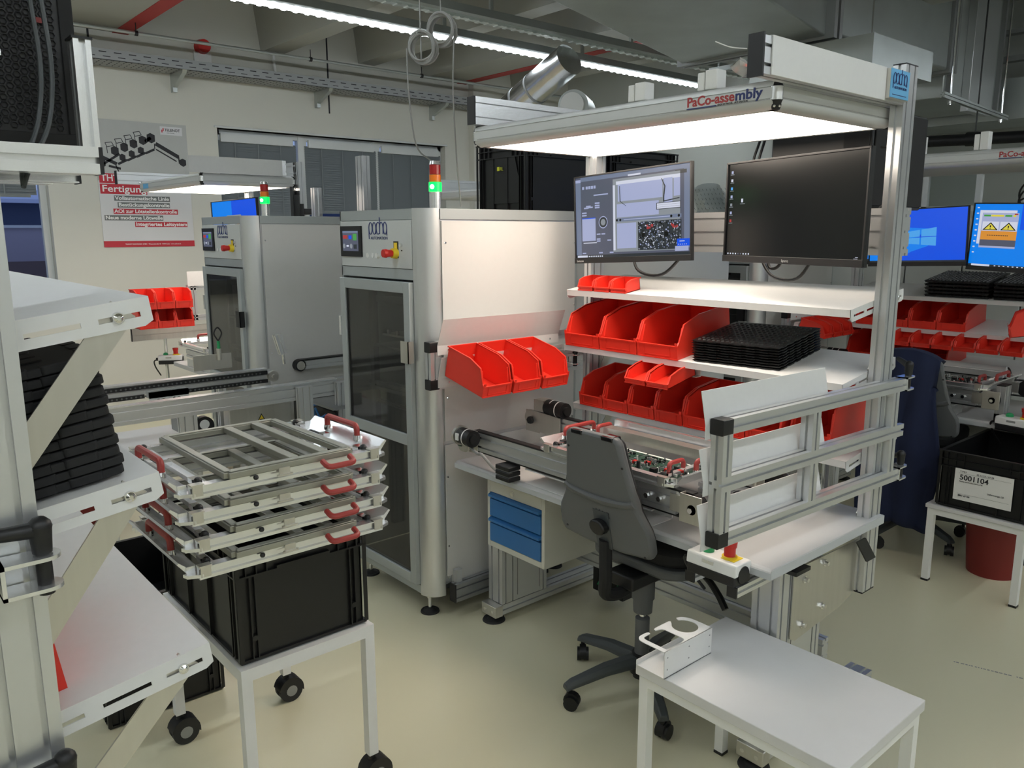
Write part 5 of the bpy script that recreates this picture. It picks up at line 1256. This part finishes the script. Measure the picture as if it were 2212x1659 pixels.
m=MB(); m.lathe((-1.27,4.22,0),[(.11,0),(.135,.30),(.14,.30),(.14,.31),(.13,.31),(.105,.01)],32); m.build('bucket','dark_red',r)
# ================================================================ NEAREST RACK (left foreground)
setctx(0,-2.41,.098)
FZ=((1.417,2.401),(1.164,2.395),(.878,2.447)); fr=rack('aluminium rack with three white shelves in the left foreground, cut by the frame',rail=False,zs=FZ,py=2.548)
for o_ in list(fr.children):
    pass
M=on_shelf(1,0,0)
foam_stack(Matrix.Translation((0,2.395,1.164))@Matrix.Rotation(R(8),4,'X')@Matrix.Translation((-1.355,.19,.002)),12,.30,.27,.0148,lambda q,n:'black foam edged tray on the foreground rack, '+('lowest of its stack' if q==0 else 'topmost of its stack' if q==n-1 else 'layer %s from below'%('two','three','four','five','six','seven','eight','nine','ten','eleven')[q-1]),'black trays stacked on the foreground rack')
for k in range(2): put_bin((.145,.235,.125),Matrix.Translation((0,2.447,.878))@Matrix.Rotation(R(8),4,'X')@Matrix.Translation((-1.30-.15*k,-.065,0)),'red bin on the lowest shelf of the foreground rack, %s the post'%('just behind','farther left of')[k],'red bins on the foreground rack')
r,A,B,d,n,L=swing_frame('swing frame arm clamped to the foreground post with black levers',(-1.112,1.75),(-1.112,2.53),.79,1.15,1,third=False)
clamp(r,(-1.112,2.585,1.132),(0,1,0),(.0,-.07,.004)); clamp(r,(-1.112,2.583,.807),(0,1,0),(.0,-.08,-.006))
setctx()
r=thing('foreground_frame','aluminium cross rails with black end caps carrying the computer at top left','frame',(-1.2,.1,1.72))
MB().prof((-1.18,-.6,1.743),(-1.18,.297,1.743),.04,.034).prof((-1.45,-.6,1.743),(-1.45,.297,1.743),.04,.034).build('rail','alu_bright',r)
MB().prof((-1.30,-.6,1.727),(-1.30,.30,1.727),.03,.012,pitch=1).build('rail','alu_bright',r)
MB().box(-1.20,.297,1.726,-1.16,.302,1.76).build('end_cap','black',r); MB().box(-1.315,.30,1.72,-1.285,.303,1.734).build('end_cap','black',r)
MB().prof((-1.245,.307,1.761),(-1.245,.307,1.905),.03,.022,up=(0,1,0)).build('upright','alu_bright',r); MB().box(-1.262,.294,1.905,-1.228,.32,1.908).build('end_cap','black',r)
setctx(0,0,-.011)
r=thing('workstation_computer','black workstation computer with honeycomb mesh front at the top left','computer',(-1.4,.1,1.77))
MB().box(-1.50,-.25,1.779,-1.312,.32,2.25).build('case','black',r,bevel=.012)
for y in (.23,-.2): MB().cyl((-1.36,y,1.7735),(-1.36,y,1.78),.016,n=16).build('foot','rubber',r)
MB().box(-1.312,-.25,1.782,-1.308,.318,1.80).box(-1.312,.30,1.80,-1.308,.318,2.24).build('bezel','black_soft',r,bevel=.001)
m=MB(); s=.0105
for i in range(60):
    for j in range(44):
        y=-.24+i*s*.9; z=1.808+j*s*.98
        if i%2: z+=s*.49
        if y>.29 or z>2.2: continue
        m.add([(-1.3118,y+s*.5*cos(k*pi/3),z+s*.5*sin(k*pi/3)) for k in range(6)]+[(-1.3085,y+s*.38*cos(k*pi/3),z+s*.38*sin(k*pi/3)) for k in range(6)]+[(-1.3118,y+s*.34*cos(k*pi/3),z+s*.34*sin(k*pi/3)) for k in range(6)],[(k,(k+1)%6,6+(k+1)%6,6+k) for k in range(6)]+[(6+k,6+(k+1)%6,12+(k+1)%6,12+k) for k in range(6)])
m.build('mesh_front','mesh_grey',r)
text('workstation',.021,(-1.307,.226,1.897),(0,1,0),(0,0,1),'alu_bright',r,bold=.0006,align='RIGHT')
MB().box(-1.309,.265,1.945,-1.307,.285,1.952).build('indicator','dark_red',r)
for k,(dy,lab) in enumerate(((.0,'dark cable hanging in front of the foreground computer, right one'),(-.013,'dark cable hanging in front of the foreground computer, left one'))):
    b=MB(); b.tube(smooth([(-1.255,.268+dy,2.1),(-1.255,.268+dy,1.98),(-1.25,.272+dy,1.88),(-1.245,.262+dy,1.81),(-1.23,.24+dy*.8,1.765),(-1.215,.225+dy*.5,1.74),(-1.20,.215,1.72)]),.0032,8)
    tag(b.build('computer_cable','chair_leg'),lab,'cable')
setctx()
# more racks behind the foreground post
r=thing('white_panel_post','grey panel edge with a white angle strip behind the foreground post','panel',(-2.6,.2,.3))
MB().box(-2.72,.10,.02,-2.60,.33,1.66).build('panel','grey_panel',r,bevel=.01)
MB().box(-2.60,.345,.0,-2.575,.375,1.50).build('strip','white_metal',r,bevel=.006)
# ================================================================ TRANSFER LINE (between the cabinets)
setctx(0,0,-.022)
r=thing('transfer_conveyor','long aluminium transfer conveyor with black roller chain crossing the left background','conveyor',(-4.05,.9,.9))
MB().prof((-4.15,-.8,.915),(-4.15,1.83,.915),.03,.05).box(-4.168,-.8,.944,-4.12,1.80,.952).build('profile','alu',r)
m=MB(); m.mat('black').box(-4.133,-.8,.918,-4.122,1.80,.938).box(-4.133,-.8,.873,-4.122,1.16,.892).box(-4.133,1.36,.873,-4.122,1.80,.892); m.mat('chair_grey'); y=-.75
while y<1.78: m.cyl((-4.122,y,.928),(-4.12,y,.928),.005,n=6).cyl((-4.122,y,.883),(-4.12,y,.883),.005,n=6); y+=.022
m.build('chain',None,r)
MB().cyl((-4.14,1.83,.905),(-4.11,1.83,.905),.03,n=18).cyl((-4.11,1.83,.905),(-4.10,1.83,.905),.012,n=8).build('sprocket','steel',r)
m=MB().mat('grey_panel').box(-4.14,1.17,.875,-4.08,1.36,.905).box(-4.09,1.17,.845,-4.08,1.36,.905).mat('chrome')
for y in (1.21,1.235,1.285,1.31): m.cyl((-4.081,y,.865),(-4.076,y,.865),.007,n=8)
m.build('bracket',None,r)
m=MB().mat('black').cyl((-4.1,1.42,.70),(-4.06,1.42,.70),.05,n=24).mat('plastic_white').cyl((-4.06,1.42,.71),(-4.059,1.42,.71),.025,n=18).mat('alu_dark').box(-4.2,1.3,.68,-4.08,1.40,.75)
m.build('drive_motor',None,r)
for y in (-.4,1.55,): MB().prof((-4.15,y,0),(-4.15,y,.89),.04,.04,up=(0,1,0)).build('leg','alu',r)
setctx()
r=thing('conveyor_beam','wide aluminium beam running in front of the transfer conveyor','beam',(-3.78,.9,.76))
MB().prof((-3.80,-.8,.848),(-3.80,2.03,.848),.04,.085,pitch=.045).build('beam','alu',r); MB().box(-3.825,-.8,.889,-3.775,2.03,.894).build('beam_lip','alu_bright',r)
for y in (1.25,): MB().prof((-3.80,y,0),(-3.80,y,.805),.04,.08,up=(0,1,0)).build('leg','alu',r)
for y in (1.83,2.05,): MB().prof((-3.755,y,.55),(-3.755,y,.875),.04,.075,up=(0,1,0)).box(-3.775,y-.04,.875,-3.735,y+.04,.879).build('bracket_post','alu',r)
r=thing('transfer_belt','belt conveyor stub with round pulley fixed to the far machine cabinet','conveyor',(-4.3,2.2,.85))
MB().prof((-4.36,2.10,.885),(-4.36,2.75,.885),.05,.05).build('profile','alu',r)
MB().box(-4.38,2.1,.912,-4.33,2.75,.92).cyl((-4.385,2.1,.885),(-4.335,2.1,.885),.034,n=20).build('belt','black',r)
MB().cyl((-4.335,2.1,.885),(-4.33,2.1,.885),.026,n=20).box(-4.40,2.04,.84,-4.385,2.16,.93).build('pulley','steel',r)
r=thing('sensor_bracket','upright sensor with a green cable loop on the transfer conveyor','sensor',(-4.1,1.55,.95))
MB().box(-4.16,1.42,.9505,-4.155,1.62,1.03).cyl((-4.14,1.55,1.0),(-4.14,1.55,1.06),.012,n=12).build('bracket','steel',r)
MB().cyl((-4.14,1.55,1.06),(-4.14,1.55,1.10),.008,n=10).build('sensor','green',r)
MB().tube(smooth([(-4.14,1.55,1.10),(-4.14,1.57,1.14),(-4.14,1.55,1.17),(-4.14,1.53,1.14),(-4.14,1.55,1.10)]),.004,6).build('cable','black',r)
r=thing('pneumatic_cylinder','small aluminium pneumatic cylinder tilted above the transfer conveyor','cylinder',(-4.2,1.95,.95))
MB().prof((-4.2,1.93,.99),(-4.2,1.90,1.10),.04,.04,up=(0,1,0)).build('body','alu_bright',r); MB().cyl((-4.2,1.935,.93),(-4.2,1.93,.99),.008,n=8).build('rod','chrome',r)
r=thing('control_housing','grey sheet metal housing with yellow warning triangle below the transfer line','box',(-4.0,1.75,.4))
MB().box(-4.06,1.52,.35,-3.98,1.86,.76).build('housing','steel',r,bevel=.003)
MB().ext([(1.66,.665),(1.72,.665),(1.69,.72)],'x',-3.98,-3.979).build('warning_triangle','ink',r); MB().ext([(1.667,.669),(1.713,.669),(1.69,.711)],'x',-3.979,-3.978).build('warning_triangle','yellow',r)
MB().box(-3.978,1.68,.678,-3.9775,1.703,.690).build('symbol','ink',r)
r=thing('pneumatic_unit','dark valve unit with blue hoses beside the machine cabinet door','valve unit',(-3.9,2.1,.5))
MB().box(-4.25,2.0,.5,-3.75,2.35,.72).build('block','black',r,bevel=.005)
MB().box(-4.0,1.96,.74,-3.7,2.3,.752).box(-4.0,1.96,.40,-3.7,2.3,.42).build('shelf_plate','alu_dark',r)
MB().tube(smooth([(-3.95,1.98,.66),(-3.9,1.96,.72),(-3.85,1.96,.68),(-3.8,1.97,.70)]),.006,6).tube(smooth([(-4.1,1.98,.7),(-4.05,1.95,.76),(-4.0,1.95,.72),(-3.9,1.97,.74)]),.006,6).build('hose','blue',r)
legs_table('side_table','low table with pale top under the transfer line beams',-4.55,1.05,-3.85,1.55,.60,mt='alu')
tag(MB().lathe((-4.9,1.0,.0),[(.15,0),(.18,.5),(.19,.5),(.19,.52),(.17,.52),(.14,.01)],28).build('waste_bin','dark_red'),'dark red bin half hidden behind the transfer conveyor','bin')
crate('black crate low on the floor at the far left behind the racks',-4.6,.25,0,.6,.4,.32)
# ================================================================ SECOND LINE (left background, mirrored)
machine_off=(-1.715,.0,0)
setctx(*machine_off)
machine('far grey machine cabinet left of the near one','x',full=False)
stack_light(-2.74,1.99,'red, amber and lit green signal tower on the far machine cabinet')
r_=[x for x in bpy.data.objects if x.name.startswith('machine_cabinet')][-1]
# machine_offset panels
setctx(-3.64,2.45,-.02)
c=canopy('unlit canopy light seen behind the near signal tower',sign=False)
for o_ in c.children:
    if o_.name.startswith('diffuser'): o_.data.materials[0]=MATS['grey_panel']
r=thing('far_rack','aluminium posts carrying the unlit canopy behind the near signal tower','rack',(-2.0,2.6,.5))
for x in (-2.43,-1.3): MB().prof((x,2.62,0),(x,2.62,2.1),.04,.08).build('post','alu',r)
setctx(0,.04,0,mir=-3.92)
c=canopy('lit canopy work light in the left background in front of the poster',sign=False)
MB().box(-2.468,1.86,2.04,-2.464,2.5,2.145).build('sign_panel','white_metal',c)
MB().box(-1.40,1.9285,1.985,-1.28,1.9298,2.02).build('sticker','label_blue',c)
r=thing('far_rack','aluminium posts of the rack behind the left background canopy','rack',(-1.8,2.6,.5))
for x in (-2.47,-1.6): MB().prof((x,2.62,.5),(x,2.62,2.14),.08,.04,up=(0,1,0)).build('post','alu',r)
MB().prof((-2.47,2.62,2.09),(-1.2,2.62,2.09),.04,.10).build('crossbeam','alu',r)
setctx()
tag(MB().prof((-4.72,2.45,1.75),(-4.72,2.45,1.93),.05,.05,up=(0,1,0)).build('short_profile','alu_bright'),'short bright aluminium profile standing on the far machine cabinet','profile')
tag(MB().prof((-4.60,2.72,1.75),(-4.60,2.72,2.13),.09,.05,up=(0,1,0)).build('tall_profile','alu'),'tall aluminium post standing behind the far machine cabinet','post')
monitor('tilted monitor with blue screen and a small window in the left background',.52,.30,(-5.42,2.2,1.725),R(12),R(-2),lambda pr,poly:(pr('scr_blue',0,0,1,1),pr('scr_sky',0,0,.45,1),pr('scr_grey',.33,.25,.65,.65),pr('scr_white',.38,.35,.5,.55),pr('scr_brown' if 'scr_brown' in MATS else 'scr_red',.36,.14,.66,.22),pr('scr_orange',.55,.42,.6,.5)))
monitor('grey dark monitor seen edge on behind the far signal tower',.40,.30,(-5.35,2.6,1.80),R(-30),R(-3),lambda pr,poly:(pr('scr_grey',0,0,1,1),pr('scr_slate',0,0,.4,1)))
r=thing('assembly_desk','bench of the far station left of the far machine cabinet','desk',(-5.6,2.2,0))
MB().box(-6.07,1.93,.69,-5.15,2.6,.72).build('desktop','desk',r,bevel=.003)
MB().box(-5.95,2.15,0,-5.87,2.4,.69).box(-5.4,2.15,0,-5.32,2.4,.69).build('lifting_leg','alu',r)
r=thing('belt_conveyor','belt conveyor on the far bench','conveyor',(-5.5,2.0,.72))
MB().prof((-5.85,1.97,.82),(-5.1,1.97,.82),.035,.075).box(-5.80,1.94,.7205,-5.15,1.944,.775).build('profile','alu',r); MB().box(-5.85,1.96,.858,-5.1,1.985,.862).build('belt','black',r)
cr=carrier('carrier frame with red handle on the far bench', Matrix.Translation((-5.55,2.12,.868))@Matrix.Rotation(R(-90),4,'Z'), cover=False)
estop_box('white control box with red and green buttons at the end of the far bench',(-6.18,1.95,.69),R(60))
r=thing('swing_arm_frame','frame with white sheet holder and red bins at the far bench','frame',(-6.2,1.75,.87))
MB().prof((-6.22,1.70,.92),(-6.22,2.30,.92),.02,.09,pitch=1).build('rail','steel',r); MB().box(-6.232,1.695,.875,-6.208,1.70,.965).build('end_cap','black',r)
MB().prof((-6.22,2.16,1.0),(-6.22,2.16,1.27),.04,.04,up=(1,0,0)).prof((-6.22,2.32,1.0),(-6.22,2.32,1.27),.04,.04,up=(1,0,0)).prof((-6.22,2.12,1.25),(-6.22,2.6,1.25),.04,.04).prof((-6.22,2.12,1.02),(-6.22,2.6,1.02),.04,.04).build('post','alu',r)
MB().box(-6.203,2.12,1.26,-6.199,2.6,1.37).build('sheet_holder','white_metal',r)
MB().cyl((-6.22,1.93,.0),(-6.22,1.93,.88),.012,n=10).build('pole','chrome',r)
G='red bins stacked at the far bench'
for j in range(2):
    for k in range(3): put_bin((.128,.20,.138),Matrix.Translation((-6.08,1.785+k*.13,.972+j*.14))@Matrix.Rotation(R(90),4,'Z'),'red bin at the far bench, %s row, %s of three'%(('lower','upper')[j],ORD[k]),G)
# ================================================================ ON THE WALLS
r=thing('poster','large grey and white poster with red and grey text lines on the left wall','poster',(XW+.01,2.42,1.52))
x=XW+.006; y0,y1,z0,z1=2.02,2.83,1.53,2.655
MB().mat('poster_white').box(XW+.001,y0,z0,x,y1,2.12).mat('poster_grey').box(XW+.001,y0,2.12,x,y1,z1).mat('poster_red').box(XW+.001,y0,z0,x+.001,y1,z0+.055).build('sheet',None,r)
def line(s,ya,zb,h,w,mt):
    MB().box(x,ya,zb,x+.0015,ya+w,zb+h).build('text_band',mt,r)
    text(s,h*.95,(x+.002,ya+h*.15,zb+h*.22),(0,1,0),(0,0,1),'ink_white',r,width=w-h*.3,bold=.0012)
line('THT-',2.03,2.10,.085,.20,'poster_red'); line('Fertigung',2.03,2.005,.088,.40,'poster_red')
line('Vollautomatische Linie',2.14,1.945,.047,.49,'poster_slate'); line('Bestückungskontrolle',2.165,1.886,.047,.46,'poster_slate')
line('AOI zur Lötstellenkontrolle',2.125,1.828,.047,.57,'poster_red'); line('Neue moderne Lötwelle',2.045,1.77,.047,.51,'poster_slate'); line('Integriertes Leitsystem',2.30,1.712,.047,.475,'poster_red')
text('TELENOT ELECTRONIC GMBH · Wiesentalstraße 42 · 73434 Aalen · www.telenot.de',.018,(x+.002,2.2,z0+.02),(0,1,0),(0,0,1),'ink_white',r,width=.5)
MB().box(x,2.59,2.555,x+.001,2.79,2.63).build('logo_field','poster_white',r); text('TELENOT',.034,(x+.0015,2.63,2.588),(0,1,0),(0,0,1),'ink',r,width=.14,bold=.0005); text('ELECTRONIC',.012,(x+.0015,2.65,2.57),(0,1,0),(0,0,1),'ink',r)
MB().box(x,2.602,2.575,x+.0015,2.612,2.60).box(x,2.614,2.59,x+.0015,2.624,2.615).build('logo_mark','poster_red',r)
# machine drawing on the poster: flat dark machines in a zigzag row
m=MB()
def iso(a,b,s=1):
    m.add([(x+.0008,a-.03*s,b),(x+.0008,a+.005*s,b-.018*s),(x+.0008,a+.035*s,b),(x+.0008,a+.035*s,b+.05*s),(x+.0008,a,b+.066*s),(x+.0008,a-.03*s,b+.05*s)],[(0,1,2,3,4,5)])
def stroke(p,q,w=.006):
    P,Q=Vector((0,)+p),Vector((0,)+q); d=(Q-P).normalized(); nn=Vector((0,-d.z,d.y))*w/2
    m.add([(x+.0008,v.y,v.z) for v in (P-nn,Q-nn,Q+nn,P+nn)],[(0,1,2,3)])
for k in range(4):
    a=2.18+k*.082; b=2.36+k*.036
    iso(a,b,1); 
    if k<3: iso(a+.06,b-.05,.8)
    stroke((a-.075,b+.09),(a-.02,b+.10)); stroke((a-.02,b+.10),(a-.005,b+.07)); stroke((a-.005,b+.07),(a-.06,b+.055)); stroke((a-.06,b+.055),(a-.075,b+.09)); stroke((a-.065,b+.06),(a-.06,b+.0)); stroke((a+.02,b-.09),(a+.1,b-.05),.02)
stroke((2.06,2.33),(2.19,2.27),.03); stroke((2.07,2.26),(2.22,2.36),.02); iso(2.06,2.25,1); stroke((2.18,2.26),(2.2,2.2),.01); stroke((2.12,2.25),(2.22,2.23),.02)
iso(2.50,2.49,1.1); stroke((2.45,2.48),(2.50,2.52),.03); stroke((2.54,2.47),(2.74,2.36),.035); stroke((2.54,2.42),(2.72,2.32),.012); stroke((2.53,2.47),(2.53,2.42),.008); stroke((2.74,2.37),(2.745,2.30),.012); iso(2.775,2.29,.9)
m.build('drawing','ink',r)
MB().box(XW+.001,2.0,2.6,XW+.0012,2.001,2.601).build('pin','ink_white',r)
r=thing('fire_extinguisher_sign','small red fire extinguisher sign on the back wall','sign',(-6.7,7.89,2.55))
MB().mat('red_paint').box(-6.79,7.87,2.52,-6.60,7.895,2.70).mat('ink_white').box(-6.775,7.869,2.54,-6.715,7.87,2.68).mat('ink').cyl((-6.745,7.868,2.655),(-6.745,7.869,2.655),.012,n=10).mat('ink_white').tube(smooth([(-6.63,7.869,2.68),(-6.66,7.869,2.64),(-6.63,7.869,2.60),(-6.665,7.869,2.56)]),.004,5).build('sign',None,r)
r=thing('wall_panel_row','tall pale grey cupboard row with narrow joints along the back wall','cupboard',(-4.2,6.2,0))
m=MB(); xx=-5.35
while xx<-1.6: m.box(xx,6.1,.0,xx+.38,6.28,1.72); xx+=.39
m.build('cupboard_body','grey_panel',r,bevel=.003)
MB().box(-4.9,6.095,1.15,-4.85,6.10,1.45).build('red_strip','dark_red',r)
struct(MB().box(-2.75,6.58,1.80,-2.71,6.62,2.10).box(-2.37,6.58,1.80,-2.33,6.62,2.10).box(-3.3,6.58,1.80,-.6,6.62,1.84).box(-3.3,6.58,2.07,-.6,6.62,2.12).box(-2.05,6.58,1.8,-2.01,6.62,2.10).box(-1.4,6.58,1.8,-1.36,6.62,2.10).build('window_3','frame_white'))
w3=[o for o in bpy.data.objects if o.name=='window_3'][0]; MB().box(-2.71,6.598,1.84,-2.37,6.602,2.07).build('pane','glass',w3)
r=thing('silver_duct','crinkled silver foil ventilation hose descending in the centre background','duct',(-5.3,5,2.7))
MB().cyl((-5.75,4.95,2.74),(-5.0,4.95,3.06),.135,n=32).build('hose','foil',r)
m=MB().mat('galvanised').cyl((-5.2,5.3,2.70),(-5.0,5.0,2.70),.13,n=28).mat('plastic_white').cyl((-5.0,5.0,2.70),(-4.97,4.955,2.70),.10,n=28); m.build('duct_outlet',None,r)
MB().cyl((-5.62,4.95,2.795),(-5.60,4.95,2.804),.138,n=32).cyl((-5.42,4.95,2.881),(-5.40,4.95,2.889),.138,n=32).build('clamp_ring','alu_dark',r)
# support rails under the ducts
r=thing('support_rail','slotted steel support rail hanging on two rods below the ducts at top right','rail',(-2.6,5.5,2.65))
MB().prof((-2.50,6.17,2.6),(-2.64,7.85,2.6),.03,.04,pitch=1).build('rail','galvanised',r)
for p in ((-2.515,6.35),(-2.63,7.7)): MB().cyl((p[0],p[1],2.55),(p[0],p[1],ZC),.007,n=6).cyl((p[0],p[1],2.555),(p[0],p[1],2.58),.016,n=8).build('rod','chrome',r)
# printed line on the floor coating
o=MB()
rnd=random.Random(8); P0=Vector((-1.05,3.18,.0012)); P1=Vector((-.72,3.28,.0012)); d=(P1-P0).normalized(); nn=Vector((-d.y,d.x,0)); q=0
while q<.4:
    w_=rnd.uniform(.004,.012); a=P0+d*q; bq=a+d*w_; o.add([a-nn*.004,bq-nn*.004,bq+nn*.004,a+nn*.004],[(0,1,2,3)]); q+=w_+rnd.uniform(.002,.02 if rnd.random()<.2 else .005)
fl=[x_ for x_ in bpy.data.objects if x_.name=='floor'][0]
o.build('floor_print','cable_grey',fl)
for ob in bpy.data.objects:
    if '_w' in ob.keys(): del ob['_w']
